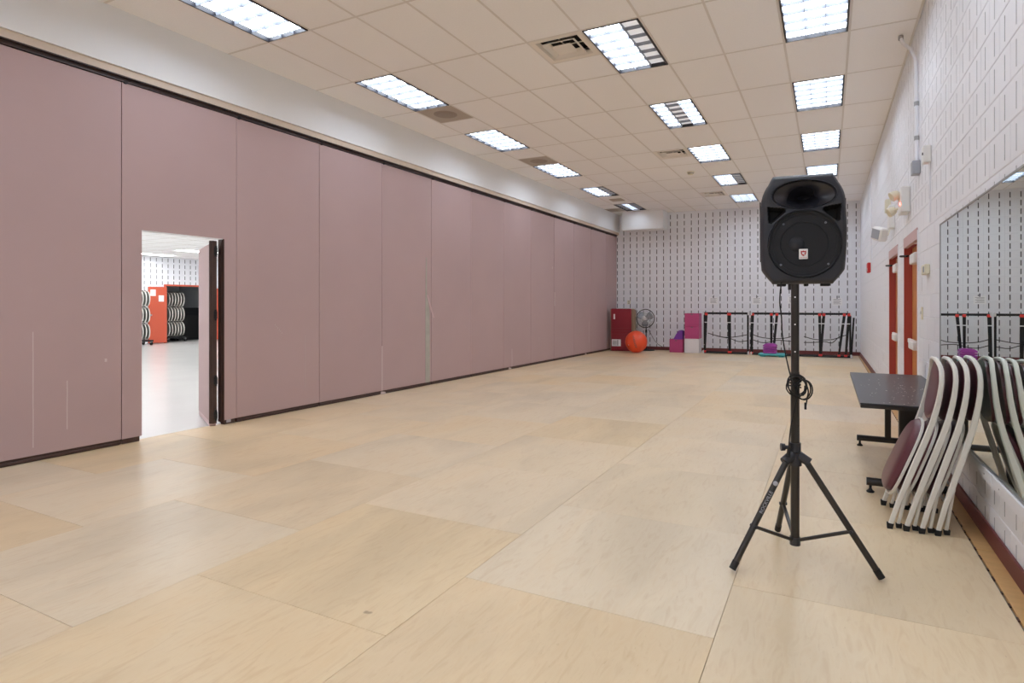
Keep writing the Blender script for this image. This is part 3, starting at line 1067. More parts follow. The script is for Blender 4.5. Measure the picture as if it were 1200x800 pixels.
for k in range(0, 61):
    a = 2 * PI * k / 20; rr = 1 + .12 * math.sin(k * .7)
    coil.append(cam_pt(-.01 + .045 * rr * math.cos(a), .915 + .055 * rr * math.sin(a) * (1 if k % 3 else .93), -.045 + .012 * math.sin(a * .5)))
MB().tube(coil, .0035, 6).build('coil', M['rubber'], cb_)
coil = []
for k in range(0, 41):
    a = 2 * PI * k / 20
    coil.append(cam_pt(.022 + .04 * math.cos(a), .895 + .05 * math.sin(a), -.05 + .01 * math.cos(a * .5)))
MB().tube(coil, .0035, 6).build('coil', M['rubber'], cb_)
MB().tube([P3(k / 30, .027, .90, .96, 4) for k in range(31)], .004, 6).build('wrap', M['rubber'], cb_)
MB().tube(smooth_path([cp(939, 440, -.05), cp(944, 455, -.06), cp(944, 465, -.05), cp(942, 477, -.05)]), .0035, 6).tube([cp(942, 470, -.05), cp(942, 478, -.05)], .0055, 8).build('loose_end', M['rubber'], cb_)
MB().tube([cp(925, 522, -.03), cp(924, 534, -.03)], [.007, .010], 10).build('plug', M['rubber'], cb_)

# loudspeaker ---------------------------------------------------------------
yaw_s = math.atan2(-SX, -(-SY)) if False else 0
front = Vector((-SX * 1.0 + .30, -SY, 0)).normalized()      # turned a little to the camera's right
ang = math.atan2(front.y, front.x) + PI / 2                  # local -y = front
sp_pos = Vector((SX, SY, 1.435)) + rt * .042
sp = thing('loudspeaker', 'black plastic loudspeaker with round woofer, on top of the tripod stand', 'speaker', tuple(sp_pos), ang)
HW, HH = .207, .566


def halfw(z):
    """half width of the front at height z (0..HH)"""
    def ss(a, b_, x):
        t_ = max(0, min(1, (x - a) / (b_ - a))); return t_ * t_ * (3 - 2 * t_)
    t_ = z / HH
    w_ = .189 + .018 * math.sin(PI * min(1, max(0, (t_ - .02) / .9))) ** .7
    cut_b = .046 * (1 - min(1, t_ / .13)) ** 1.15
    cut_t = .046 * max(0, (t_ - .78) / .22) ** 1.7
    return w_ - cut_b - cut_t


NX, NZ = 150, 200
HCX, HCZ, HRX, HRZ = 0.006, .460, .157, .077
WCX, WCZ, WR = .006, .205, .171


PV = [(.172, .402), (.080, .386), (.166, .310)]


def inside_port(x, z):
    """signed depth inside the two rounded triangular ports"""
    best = -1
    for sg in (-1, 1):
        px = (x - .004) * sg
        d = 1
        for k in range(3):
            (ax, az), (bx2, bz) = PV[k], PV[(k + 1) % 3]
            L2 = math.hypot(bx2 - ax, bz - az)
            # triangle is listed counter-clockwise seen from the front
            e = ((bx2 - ax) * (z - az) - (bz - az) * (px - ax)) / L2
            d = min(d, e)
        # rounding: smooth minimum towards the centroid
        cxp, czp = .141, .367
        d = min(d + .006, .046 - math.hypot(px - cxp, (z - czp)) * .80)
        best = max(best, d)
    return best


def fdepth(x, z):
    """how far back (positive) the front is pushed"""
    hx = (x - HCX) / HRX; hz = (z - HCZ) / HRZ
    rh = math.hypot(hx, hz)
    d = .0
    if rh < 1.0: d = max(d, .085 * (1 - rh) ** 1.25 + .012 * min(1, (1 - rh) * 12) + .055 * math.exp(-((hx / .36) ** 2 + (hz / .5) ** 2) ** 1.5))
    rw = math.hypot(x - WCX, z - WCZ)
    if rw < WR + .006: d = max(d, min(.034, (WR + .006 - rw) * 2.5))
    p = inside_port(x, z)
    if p > 0:
        q = min(1, p / .016); d = max(d, .055 * q * q * (3 - 2 * q))
    return d


fb_ = MB(); vs = []; fs = []
for iz in range(NZ + 1):
    z = HH * iz / NZ; hw = halfw(z)
    for ix in range(NX + 1):
        s = -1 + 2 * ix / NX
        s = math.sin(s * PI / 2 * .92) / math.sin(PI / 2 * .92)
        x = s * hw
        e = min(hw - abs(x), z, HH - z)
        rim = .022 * (1 - min(1, e / .022)) ** 2
        y = rim + fdepth(x, z)
        # whole front slightly bowed
        y += .010 * (x / HW) ** 2 + .006 * ((z - HH / 2) / (HH / 2)) ** 2
        vs.append((x, y, z))
for iz in range(NZ):
    for ix in range(NX):
        a = iz * (NX + 1) + ix
        fs.append((a, a + 1, a + NX + 2, a + NX + 1))
fb_.add(vs, fs, True)
# material index 1 in the ports and horn throat
for k, f in enumerate(fb_.f):
    cx = sum(vs[i][0] for i in f) / 4; cz = sum(vs[i][2] for i in f) / 4
    if inside_port(cx, cz) > 0.003: fb_.mi[k] = 1
    elif math.hypot((cx - HCX) / HRX, (cz - HCZ) / HRZ) < 1.0: fb_.mi[k] = 2
# sides going back
prof = []
per = [iz * (NX + 1) for iz in range(NZ + 1)] + [NZ * (NX + 1) + ix for ix in range(1, NX + 1)] + [iz * (NX + 1) + NX for iz in range(NZ - 1, -1, -1)] + [ix for ix in range(NX - 1, 0, -1)]
n = len(per)
rings = [[vs[i] for i in per]]
for (dy, sc) in ((.05, 1.0), (.16, .96), (.27, .80), (.30, .74)):
    rings.append([(x * sc, dy + .02, HH / 2 + (z - HH / 2) * (1 - (1 - sc) * .35)) for (x, y, z) in rings[0]])
allv = [p for r in rings for p in r]
ff = []
for r in range(len(rings) - 1):
    for k in range(n):
        ff.append((r * n + k, r * n + (k + 1) % n, (r + 1) * n + (k + 1) % n, (r + 1) * n + k))
fb_.add(allv, ff, True, mi=0)
fb_.add(rings[-1], [tuple(range(n))], False, mi=0)
fb_.build('cabinet', [M['blackplastic'], M['port'], M['horn']], sp, fix=True)
RX = Matrix.Rotation(PI / 2, 4, 'X')   # lathe z -> local -y
def frontT(x, z, y=0): return Matrix.Translation((x, y, z)) @ RX
ed = MB(); pts = [(HRX * 1.01 * math.cos(a), .0015, HCZ + HRZ * 1.01 * math.sin(a)) for a in [2 * PI * k / 60 for k in range(61)]]
ed.tube(pts, .0022, 6); ed.build('horn_rim', M['blackplastic'], sp)
ws = MB().lathe([(max(.001, r_), -.014 + .010 * (r_ / WR) ** 2) for r_ in (0, .02, .04, .06, .08, .10, .12, .14, .155)] + [(WR - .008, -.004), (WR - .004, .004), (WR, .006), (WR + .003, .002), (WR + .004, -.006)], n=64, T=frontT(WCX, WCZ, .004))
wf = ws.build('woofer_grille', M['mesh'], sp)
MB().lathe([(.001, .006), (.02, .004), (.034, -.002), (.038, -.006)], n=32, T=frontT(-.03, WCZ + .002, .010)).build('dust_cap', M['cone'], wf)
for k in range(2):
    r = (.112, .150)[k]
    MB().lathe([(r, -.001), (r + .002, .0015), (r + .004, -.001)], n=56, T=frontT(WCX, WCZ, .010)).build('surround_ring', M['cone'], wf)
for a in (PI * .25, PI * .75, PI * 1.25, PI * 1.75):
    x, z = WCX + .150 * math.cos(a + (.06 if math.cos(a) > 0 else -.06)), WCZ + .150 * math.sin(a)
    MB().lathe([(.001, .004), (.005, .003), (.006, 0)], n=10, T=frontT(x, z, .006)).build('screw', M['screw'], wf)
bd = MB().box((-.021, -.013, .126), (.021, -.002, .178), ch=.002).build('badge', M['label'], sp)
sh = [(0, .140), (.008, .146), (.0125, .155), (.013, .169), (.006, .1665), (0, .1695), (-.006, .1665), (-.013, .169), (-.0125, .155), (-.008, .146)]
MB().prism([(x, z) for x, z in sh], 1, -.0142, -.0128).build('crest', M['red'], bd)
MB().prism([(-.0075, .1605), (.0085, .1605), (.003, .153), (.0065, .1475), (.0025, .1465), (-.001, .152), (-.0045, .149)], 1, -.0150, -.0141).build('crest', M['label'], bd)


def text_mesh(body, size, T, m, name, parent):
    cv = bpy.data.curves.new('lettering', 'FONT'); cv.body = body; cv.size = size; cv.extrude = .0002; cv.align_x = 'CENTER'
    to = bpy.data.objects.new('lettering', cv); COL.objects.link(to)
    bpy.context.view_layer.update()
    me = bpy.data.meshes.new_from_object(to.evaluated_get(bpy.context.evaluated_depsgraph_get()))
    me.transform(T); me.materials.clear(); me.materials.append(m)
    bpy.data.objects.remove(to)
    return link(name, me, parent)


text_mesh('ROCKVILLE', .0065, Matrix.Translation((0, -.0135, .1315)) @ RX, M['red'], 'badge_lettering', bd)
for x in (-.10, .02, .11):
    MB().box((x - .022 + (.012 if x == .02 else 0), .04, -.012), (x + .022 - (.012 if x == .02 else 0), .08, .004), ch=.003).build('rubber_foot', M['rubber'], sp)
MB().tube([(-.03 - .012, .03 + .05, -.03), (-.042, .08, .03)], .024, 14).build('pole_socket', M['blackplastic'], sp)
# handle recess rim lines on the sides
for s in (-1, 1):
    MB().tube([(s * .203, .06, .12), (s * .205, .06, .44)], .003, 6).build('side_seam', M['blackplastic'], sp)

# ------------------------------------------------------------------ table
tb_ = thing('folding_table', 'low black rectangular table against the block wall, behind the chairs', 'table', (.50, 5.5, 0))
def tl(x, y, z): return (x - .50, y - 5.5, z)
zt = .665
MB().box(tl(.195, 4.485, zt - .012), tl(.79, 6.52, zt), ch=.003).build('tabletop', M['tabletop'], tb_)
MB().box(tl(.197, 4.487, zt - .034), tl(.788, 6.518, zt - .012), ch=.003).build('edge_band', M['steelblack'], tb_)
for (y, cx0, cx1) in ((4.74, .44, .55), (6.27, .473, .522)):
    MB().tube([tl(.245, y, .075), tl(.74, y, .075)], .028, 14).build('foot_bar', M['steelblack'], tb_)
    MB().box(tl(cx0, y - .022, .09), tl(cx1, y + .022, zt - .034), ch=.006).build('leg', M['steelblack'], tb_)
    MB().box(tl(.3, y - .03, zt - .05), tl(.72, y + .03, zt - .034)).build('top_bracket', M['steelblack'], tb_)
    for x in (.27, .715):
        MB().lathe([(.024, 0), (.026, .008), (.014, .018), (.009, .028), (.009, .055)], tl(x, y, 0), n=14).build('glide', M['rubber'], tb_)
MB().tube([tl(.56, 5.9, .64), tl(.57, 5.95, .55), tl(.585, 5.98, .43), tl(.6, 5.9, .42)], .004, 6).build('wire_loop', M['alu'], tb_)
cr = MB(); random.seed(11)
for k in range(90):
    x = random.gauss(.5, .13); y = random.gauss(5.1, .5)
    if not (.22 < x < .77 and 4.5 < y < 6.4): continue
    s = random.uniform(.0015, .005)
    cr.box(tl(x, y, zt), tl(x + s * random.uniform(.6, 2.2), y + s * 2, zt + .001))
o = cr.build('paint_specks', M['paper'], tb_); o['kind'] = 'stuff'

# ------------------------------------------------------------------ folding chairs
def chair_profile(h):
    """forward offset (towards the wall) of the frame at height h"""
    P = [(0, 0), (.17, .052), (.37, .122), (.575, .195), (.66, .221), (.74, .240), (.81, .253), (.88, .262), (.95, .266), (1.0, .256)]
    for (a, b_), (c, d) in zip(P[:-1], P[1:]):
        if h <= c: 
            t_ = (h - a) / (c - a); return b_ + (d - b_) * t_
    return P[-1][1]


def make_chair():
    """folded chair: width along local y, wall side is +x, stands on z=0"""
    c = thing('folding_chair', 'x', 'chair')
    W2 = .225
    pts = []
    for k in range(0, 17):
        h = .03 + (.80 - .03) * k / 16
        pts.append((chair_profile(h), -W2 + .01 * 0, h))
    for k in range(1, 18):
        a = PI * k / 18
        y = -W2 * math.copysign(abs(math.cos(a)) ** .75, math.cos(a)); z = .80 + .20 * math.sin(a) ** .8
        pts.append((chair_profile(z), y, z))
    for k in range(16, -1, -1):
        h = .03 + (.80 - .03) * k / 16
        pts.append((chair_profile(h), W2, h))
    n = len(pts)
    wd = [.024 + .009 * math.sin(PI * min(1, p[2] / .9)) for p in pts]
    fr = MB().band(pts, (1, 0, -.25), wd, .02).build('front_frame', M['chairmetal'], c)
    for s in (-1, 1):
        MB().prism([(-.010, .0), (.018, .0), (.025, .030), (-.012, .034)], 1, s * W2 - .0125, s * W2 + .0125).build('foot_cap', M['rubber'], c)
        MB().tube([(chair_profile(.5) - .0, s * (W2 + .013), .5), (chair_profile(.5), s * (W2 - .02), .5)], .011, 10).build('pivot', M['chairmetal'], c)
        MB().tube([(chair_profile(.74) - .0, s * (W2 + .0115), .74), (chair_profile(.74), s * (W2 - .02), .74)], .005, 8).build('rivet', M['chairmetal'], c)
    # rear legs: a narrower U hanging from the pivots, slightly forward of the frame
    w2 = W2 - .03
    p2 = [(chair_profile(.52) + .004, -w2, .52), (chair_profile(.3) + .012, -w2, .3), (.05, -w2, .02)]
    for s in (-1, 1):
        MB().band([(x, s * w2, z) for x, _, z in p2], (1, 0, -.3), .018, .014).build('rear_leg', M['chairmetal'], c)
        MB().prism([(.038, .0), (.066, .0), (.070, .026), (.036, .026)], 1, s * w2 - .011, s * w2 + .011).build('foot_cap', M['rubber'], c)
    MB().tube([(chair_profile(.14) + .03, -w2, .15), (chair_profile(.14) + .03, w2, .15)], .009, 8).build('stretcher', M['chairmetal'], c)
    MB().tube([(chair_profile(.3), -W2, .26), (chair_profile(.3), W2, .26)], .008, 8).build('stretcher', M['chairmetal'], c)

    def pad(name, z0, z1, wtop, wbot, off, thick, m, bulge, back=False, skirt=None, tiltx=0., e=2.6):
        b = MB(); NU, NV = 18, 14
        vs = []; fs = []
        for i in range(NU + 1):
            rr = i / NU
            for j in range(40):
                a = 2 * PI * j / 40
                ca, sa = math.cos(a), math.sin(a)
                sx = math.copysign(abs(ca) ** (2 / e), ca); sz = math.copysign(abs(sa) ** (2 / e), sa)
                zz = (z0 + z1) / 2 + sz * rr * (z1 - z0) / 2
                tt = (zz - z0) / (z1 - z0)
                yy = sx * rr * (wbot + (wtop - wbot) * tt)
                dome = bulge * (1 - rr ** 6) ** .5 if rr < 1 else 0
                xx = chair_profile(zz) + off + tiltx * (1 - tt) - dome
                vs.append((xx, yy, zz))
        for i in range(NU):
            for j in range(40):
                fs.append((i * 40 + j, i * 40 + (j + 1) % 40, (i + 1) * 40 + (j + 1) % 40, (i + 1) * 40 + j))
        b.add(vs, fs, True)
        last = vs[NU * 40:]
        bk = [(x + thick, y * .985, z) for x, y, z in last]
        b.add(last + bk, [(j, (j + 1) % 40, 40 + (j + 1) % 40, 40 + j) for j in range(40)], True)
        ctr = (sum(p[0] for p in bk) / 40, 0, (z0 + z1) / 2)
        inner = [(chair_profile((z0 + z1) / 2 + (z - (z0 + z1) / 2) * .5) + off + tiltx * .5 + thick, y * .5, (z0 + z1) / 2 + (z - (z0 + z1) / 2) * .5) for x, y, z in last]
        b.add(bk + inner, [(j, (j + 1) % 40, 40 + (j + 1) % 40, 40 + j) for j in range(40)], False, mi=1)
        b.add(inner, [tuple(range(40))], False, mi=1)
        return b.build(name, [M[m], M['chairback']], c)
    pad('backrest', .63, .985, .190, .208, .008, .014, 'vinyl', .020, e=2.4)
    pad('seat', .185, .615,   .175, .203, -.034, .018, 'vinyl', .036, tiltx=-.026, e=3.4)
    # steel rim round the seat
    rim = []
    for j in range(41):
        a = 2 * PI * j / 40; ca, sa = math.cos(a), math.sin(a); e = 3.0
        sx = math.copysign(abs(ca) ** (2 / e), ca); sz = math.copysign(abs(sa) ** (2 / e), sa)
        zz = .3925 + sz * .231; tt = (zz - .17) / .445
        rim.append((chair_profile(max(0, zz)) - .020 - .020 * (1 - tt), sx * (.203 - .028 * tt), zz))
    MB().band(rim, (1, 0, -.3), .016, .010).build('seat_rim', M['chairmetal'], c)
    return c


ch0 = make_chair()
places = [(.325, 4.245, .0, 0.0, 'folded chair with burgundy seat, outermost of the leaning stack, its whole seat showing'),
          (.405, 4.24, .018, .012, 'folded burgundy chair leaning second in the stack, behind the outermost one'),
          (.485, 4.235, .045, -.006, 'folded burgundy chair leaning third in the stack, next to the one on the mirror'),
          (.560, 4.238, .063, .008, 'folded burgundy chair at the back of the stack, resting on the mirror')]
for n, (x, y, tl_, rz, lab) in enumerate(places):
    c = ch0 if n == 0 else dup(ch0)
    c.location = (x, y, 0)
    c.rotation_euler = (0, -tl_, rz)
    c['label'] = lab; c['group'] = 'folding chairs leaning by the mirror'

# ------------------------------------------------------------------ things along the back wall
def at(u, depth_y):
    """world x of pixel column u at world y"""
    r = (u - 632.0) / 681.0
    c, s = math.cos(YAW), math.sin(YAW)
    dx, dy = r * c - s, r * s + c
    return dx / dy * depth_y
def zat(u, v, y):
    r = (u - 632.0) / 681.0
    dy = r * math.sin(YAW) + math.cos(YAW)
    return CAM_H - (v - 358.3) / 681.0 * y / dy


# folded gym mats
y = 16.45
xa, xb = at(717, y), at(744, y)
mt = thing('gym_mat', 'burgundy folded gym mat standing upright in the far corner', 'mat', ((xa + xb) / 2, y, 0), BWA)
wm = xb - xa
for k in range(4):
    bx = MB().box((-wm / 2 + .02, -.15 + k * .075, 0), (wm / 2 - (.0 if k else .08), -.08 + k * .075, 1.24 - .01 * k), ch=.02)
    bx.build('mat_panel', M['matred'] if k == 0 else M['matedge'], mt)
MB().box((-wm / 2 - .0, -.13, 0), (-wm / 2 + .022, .14, 1.235), ch=.005).build('edge', M['matedge'], mt)
for z in (.0, .62): pass
cr_ = MB()
for (z, s) in ((.66, .01), (.60, -.008), (.50, .006)):
    cr_.tube([(-wm / 2 + .05, -.153, z), (0, -.156, z + s), (wm / 2 - .1, -.153, z + s * 2)], .008, 6)
cr_.build('crease', M['matred'], mt)
lb = MB().box((-wm / 2 + .05, -.156, .14), (-wm / 2 + .32, -.15, .34)).build('label', M['paper'], mt)
li = MB()
for k in range(5): li.box((-wm / 2 + .07, -.158, .17 + k * .03), (-wm / 2 + .2, -.1555, .182 + k * .03))
li.box((-wm / 2 + .22, -.158, .16), (-wm / 2 + .24, -.1555, .32)); li.build('print', M['ink'], lb)
MB().box((-wm / 2 + .1, -.157, .93), (-wm / 2 + .15, -.15, 1.08), ch=.002).build('tag', M['paper'], mt)

# pedestal fan
y = 16.87; fx = at(757, y); fz = zat(757, 373, y)
fan = thing('pedestal_fan', 'black pedestal fan with chrome cage behind the orange ball', 'fan', (fx, y, 0))
R_ = .27
FT = Matrix.Translation((0, -.06, fz)) @ Matrix.Rotation(PI / 2 - .05, 4, 'X')
cg = MB()
for k in range(36):
    a = 2 * PI * k / 36
    pts = [FT @ Vector((r * math.cos(a), r * math.sin(a), zz)) for r, zz in ((.05, .095), (.15, .085), (.23, .055), (R_, .0))]
    cg.tube(pts, .003, 4, caps=False)
for r, zz in ((.15, .085), (.23, .055)):
    cg.tube([FT @ Vector((r * math.cos(2 * PI * k / 32), r * math.sin(2 * PI * k / 32), zz)) for k in range(33)], .003, 4)
cg.build('cage', M['fanmetal'], fan)
MB().tube([FT @ Vector((R_ * math.cos(2 * PI * k / 40), R_ * math.sin(2 * PI * k / 40), 0)) for k in range(41)], .012, 6).build('cage_rim', M['rubber'], fan)
MB().lathe([(.001, .108), (.05, .104), (.055, .09)], n=20, T=FT).build('badge', M['fanmetal'], fan)
for k in range(3):
    a0 = 2 * PI * k / 3 + .5
    vs = []
    for i in range(7):
        r = .04 + .2 * i / 6
        for j in range(7):
            a = a0 + (-.55 + 1.1 * j / 6) * (.7 + .5 * math.sin(PI * i / 6))
            vs.append(FT @ Vector((r * math.cos(a), r * math.sin(a), .02 + .05 * (j / 6 - .5))))
    bl_ = MB().add(vs, [(i * 7 + j, i * 7 + j + 1, (i + 1) * 7 + j + 1, (i + 1) * 7 + j) for i in range(6) for j in range(6)], True)
    o = bl_.build('blade', M['fanblade'], fan)
    sm_ = o.modifiers.new('thickness', 'SOLIDIFY'); sm_.thickness = .004
MB().lathe([(.05, .02), (.07, .0), (.08, -.06), (.06, -.14), (.001, -.15)], n=20, T=FT).build('motor', M['rubber'], fan)
MB().lathe([(R_ - .02, -.01), (R_ - .05, -.06), (.1, -.1)], n=32, T=FT).build('rear_guard', M['rubber'], fan) if False else None
MB().tube([(0, .02, .03), (0, .02, fz - .1)], .016, 10).tube([(0, .02, fz - .42), (0, .02, fz - .34)], .028, 10).build('pole', M['rubber'], fan)
MB().tube([(0, .02, fz - .12), (0, .03, fz - .02)], .03, 10).build('yoke', M['rubber'], fan)
MB().lathe([(.001, .045), (.05, .045), (.09, .03), (.24, .018), (.25, 0)], n=32).build('base', M['rubber'], fan)
cord = thing('fan_cord', 'thin black cord running from the fan to the back wall', 'cord', (fx, y, 0))
MB().tube(smooth_path([(.05, .1, .62), (.1, .15, .5), (.22, .25, .25), (.4, .34, .10), (.6, .36, .075), (.95, .38, .085)]), .006, 5).build('lead', M['rubber'], cord)

# exercise ball
y = 15.87; bx_ = at(745.5, y); br_ = .31
bo = thing('exercise_ball', 'large orange exercise ball on the floor beside the fan', 'ball', (bx_, y, 0))
prof = [(.001, .004)] + [(br_ * math.cos(a), br_ + br_ * math.sin(a)) for a in [-PI / 2 + PI * k / 24 for k in range(2, 24)]] + [(.001, 2 * br_)]
MB().lathe(prof, n=48).build('shell', M['orange'], bo)
MB().tube([Vector((0, -br_ * .995, br_)) + Vector((0, 0, 0)), Vector((0, -br_ * 1.003, br_))], .001, 6)
mk = MB()
def onball(a, e_): return Vector((br_ * 1.002 * math.sin(a) * math.cos(e_), -br_ * 1.002 * math.cos(a) * math.cos(e_), br_ + br_ * 1.002 * math.sin(e_)))
random.seed(5)
for k in range(7):
    e0 = .55 - .16 * k; a0 = .02 + .05 * k
    mk.tube([onball(a0 - .1 + .03 * i, e0 + (.05 if i % 2 else -.03)) for i in range(6)], .0085 if k not in (0, 1) else .005, 5)
mk.build('printed_mark', M['ink'], bo)
MB().lathe([(.001, .003), (.012, .002), (.014, 0)], n=12, T=Matrix.Translation(onball(-.45, -.25)) @ Matrix.Rotation(PI / 2, 4, 'X')).build('valve', M['paper'], bo)

# cubes
def cube(name, label, u0, u1, v0, v1, y, m, h=None, base=0., dep=.4):
    xa, xb = at(u0, y), at(u1, y)
    z1 = zat((u0 + u1) / 2, v0, y)
    if h: z1 = base + h
    t = thing(name, label, 'storage cube', ((xa + xb) / 2, y + dep / 2, base), .0)
    w_ = (xb - xa) / 2; hh = z1 - base
    MB().box((-w_, -dep / 2, 0), (w_, dep / 2, hh - .012), ch=.008).build('body', M[m], t)
    MB().box((-w_ - .004, -dep / 2 - .004, hh - .012), (w_ + .004, dep / 2 + .004, hh), ch=.005).build('lid', M[m], t)
    MB().tube([(-.03, -dep / 2 - .001, hh - .035), (.03, -dep / 2 - .001, hh - .035)], .010, 6).build('hand_hole', M['ink'] if m != 'whitecube' else M['label'], t)
    return t, z1


c1, zt1 = cube('storage_cube', 'white storage cube at the bottom of the stack', 802, 819, 397, 413, 16.45, 'whitecube', h=.40)
cube('storage_cube', 'pink storage cube in the middle of the stack, on the white one', 802.3, 819, 383, 397, 16.45, 'pink', h=.355, base=.40)
cube('storage_cube', 'pink storage cube on top of the stack', 802.3, 819, 368, 383, 16.45, 'pink', h=.355, base=.755)
cube('storage_cube', 'pink storage cube alone on the floor under the purple wedge', 784.5, 800, 397, 413, 16.5, 'pink', h=.37)
xw = at(795, 16.6)
t = thing('foam_wedge', 'purple foam wedge lying on the lone pink cube', 'wedge', (xw, 16.62, .37))
MB().prism([(-.13, 0), (.13, 0), (.13, .24), (.06, .26), (.01, .24)], 1, -.1, .14).build('body', M['purple'], t)
MB().tube([(.0, -.101, .2), (.08, -.101, .21)], .006, 6).build('stitching', M['ink'], t)

# aerobic step
y = 16.3
t = thing('aerobic_step', 'teal aerobic step platform flat on the floor by the back wall', 'exercise step', (at(905, y), y, 0))
w_ = (at(921.5, y) - at(888.5, y)) / 2
MB().box((-w_, -.17, .02), (w_, .17, .085), ch=.03).build('deck', M['teal'], t)
MB().box((-w_ + .05, -.13, .083), (w_ - .05, .13, .089), ch=.003).build('grip_mat', M['teal'], t)
for s in (-1, 1): MB().box((s * (w_ - .12) - .06, -.15, 0), (s * (w_ - .12) + .06, .15, .022)).build('foot', M['teal'], t)
w_ = (at(910.5, y) - at(894.5, y)) / 2
for k in range(4):
    lab = ['lowest of four purple step risers, on the teal step', 'second purple step riser from the bottom', 'third purple step riser from the bottom', 'topmost purple step riser, with sloping shoulders'][k]
    t = thing('step_riser', lab, 'riser', (at(902.5, y), y, .089 + k * .058), group='purple risers stacked on the teal step')
    if k < 3:
        MB().box((-w_, -.15, 0), (w_, .15, .042), ch=.012).build('body', M['magenta'], t)
        MB().box((-w_ + .05, -.10, .04), (w_ - .05, .10, .058)).build('neck', M['magenta'], t)
    else:
        MB().prism([(-w_, 0), (w_, 0), (w_, .03), (w_ - .06, .075), (-w_ + .06, .075), (-w_, .03)], 1, -.15, .15).build('body', M['magenta'], t)
        MB().box((-w_ + .08, -.1, .074), (w_ - .08, .1, .08)).build('top_pad', M['magenta'], t)

# tube frame racks
def frame_rack(u0, u1, posts, cords, label, v0=366.5, v1=368.5):
    y = 16.62
    xa, xb = at(u0, y), at(u1, y)
    zt_ = 1.115
    t = thing('fitness_rack', label, 'rack', ((xa + xb) / 2, y, 0), .02, group='black fitness racks along the back wall')
    cx = (xa + xb) / 2; h = (xb - xa) / 2
    MB().tube([(-h, 0, zt_), (h, 0, zt_)], .028, 10).build('top_bar', M['rubber'], t)
    MB().tube([(-h, -.04, .035), (h, -.04, .035)], .030, 10).build('bottom_bar', M['rubber'], t)
    for s in (-1, 1):
        MB().tube([(s * h, 0.02, .06), (s * h, 0.02, zt_)], .024, 10).build('side_post', M['rubber'], t)
        for z in (.045, zt_):
            MB().box((s * h - .02 + s * .018, -.075 + (0 if z > .5 else -.03), z - .045), (s * h + .02 + s * .018, .03, z + .045), ch=.015).build('corner_fitting', M['framewhite'], t)
    for (ut, ub, wt) in posts:
        xt = at(ut, y) - cx; xo = at(ub, y) - cx
        st_ = MB().band([(xt, -.03, zt_ - .03), ((xt + xo) / 2, -.034, .6), (xo, -.05, .06)], (1, 0, 0), [wt * 1.15, wt, wt * .8], .025).build('strap', M['rubber'], t)
        MB().box((xt - wt * .62, -.055, zt_ - .055), (xt + wt * .62, .035, zt_ + .01), ch=.01).build('clip', M['framered'], st_)
        MB().box((xo - wt * .6, -.085, .035), (xo + wt * .6, -.02, .085), ch=.01).build('clip', M['framered'], st_)
        for zz, f in ((zt_ - .25, .22), (.24, .80)):
            xm = xt + (xo - xt) * f
            MB().box((xm - wt * .6, -.052, zz - .012), (xm + wt * .6, -.018, zz + .012)).build('buckle', M['framewhite'], st_)
    for (pts) in cords:
        MB().tube(smooth_path([(at(u, y) - cx, -.06, zat(u, v, y)) for u, v in pts], 5), .010, 5).build('elastic_cord', M['rubber'], t)
    return t


frame_rack(825.5, 876.3, [(828, 826.5, .058), (854.5, 855.5, .085)], [[(830, 390), (840, 393), (850, 395), (862, 394.5), (876, 392)], [(830, 390), (843, 394), (856, 396.5), (866, 400), (876, 399)]],
           'black tube fitness rack with red clips, nearest to the white and pink cubes')
frame_rack(881.5, 931, [(882, 880.8, .07), (904, 904, .058), (910.5, 906.5, .058)], [[(883, 392), (892, 395), (905, 396.5), (920, 396), (930, 393)], [(883, 398), (892, 401), (900, 401), (912, 398.5), (930, 400)]],
           'black tube fitness rack standing behind the purple risers')
frame_rack(935, 996.5, [(960.5, 961, .058), (965.5, 962, .058), (989.5, 983, .058), (995, 991, .062)], [[(942, 394), (955, 397.5), (970, 398), (978, 397), (988, 393.5), (994, 392)], [(942, 401), (953, 401), (966, 400), (975, 401.5), (983, 395), (992, 392.5)]],
           'black tube fitness rack in the right corner, right of the stand pole')
t = thing('training_bar', 'loose black bar leaning between the last fitness rack and the corner', 'bar', (at(999.5, 16.75), 16.75, 0))
MB().tube([(0.02, 0, 1.02), (-.04, -.05, .02)], .022, 8).build('rod', M['rubber'], t)
MB().tube([(-.038, -.05, .0), (-.036, -.048, .05)], .028, 8).build('end_cap', M['framewhite'], t)

# papers
for n, (u, v, lab) in enumerate([(837, 352, 'white paper notice on the back wall above the left fitness rack'), (887, 352, 'white paper notice between the first and second fitness racks'),
                                 (929, 351, 'white paper notice just left of the stand pole'), (981, 353, 'white paper notice above the right fitness rack')]):
    x = at(u, 17.4); yy = YB(x); z = zat(u, v, yy)
    t = thing('paper_notice', lab, 'paper', (x, yy - .004, z), BWA, group='paper notices on the back wall')
    MB().box((-.125, -.006, -.11), (.125, -.002, .09)).build('sheet', M['paper'], t)
    k = MB()
    for i in range(5): k.box((-.09, -.008, -.07 + i * .03), (.09 - .03 * (i % 2), -.006, -.062 + i * .03))
    k.build('print', M['ink'], t)
    MB().box((-.012, -.02, .07), (.012, -.006, .15), ch=.003).build('clip', M['ink'], t)

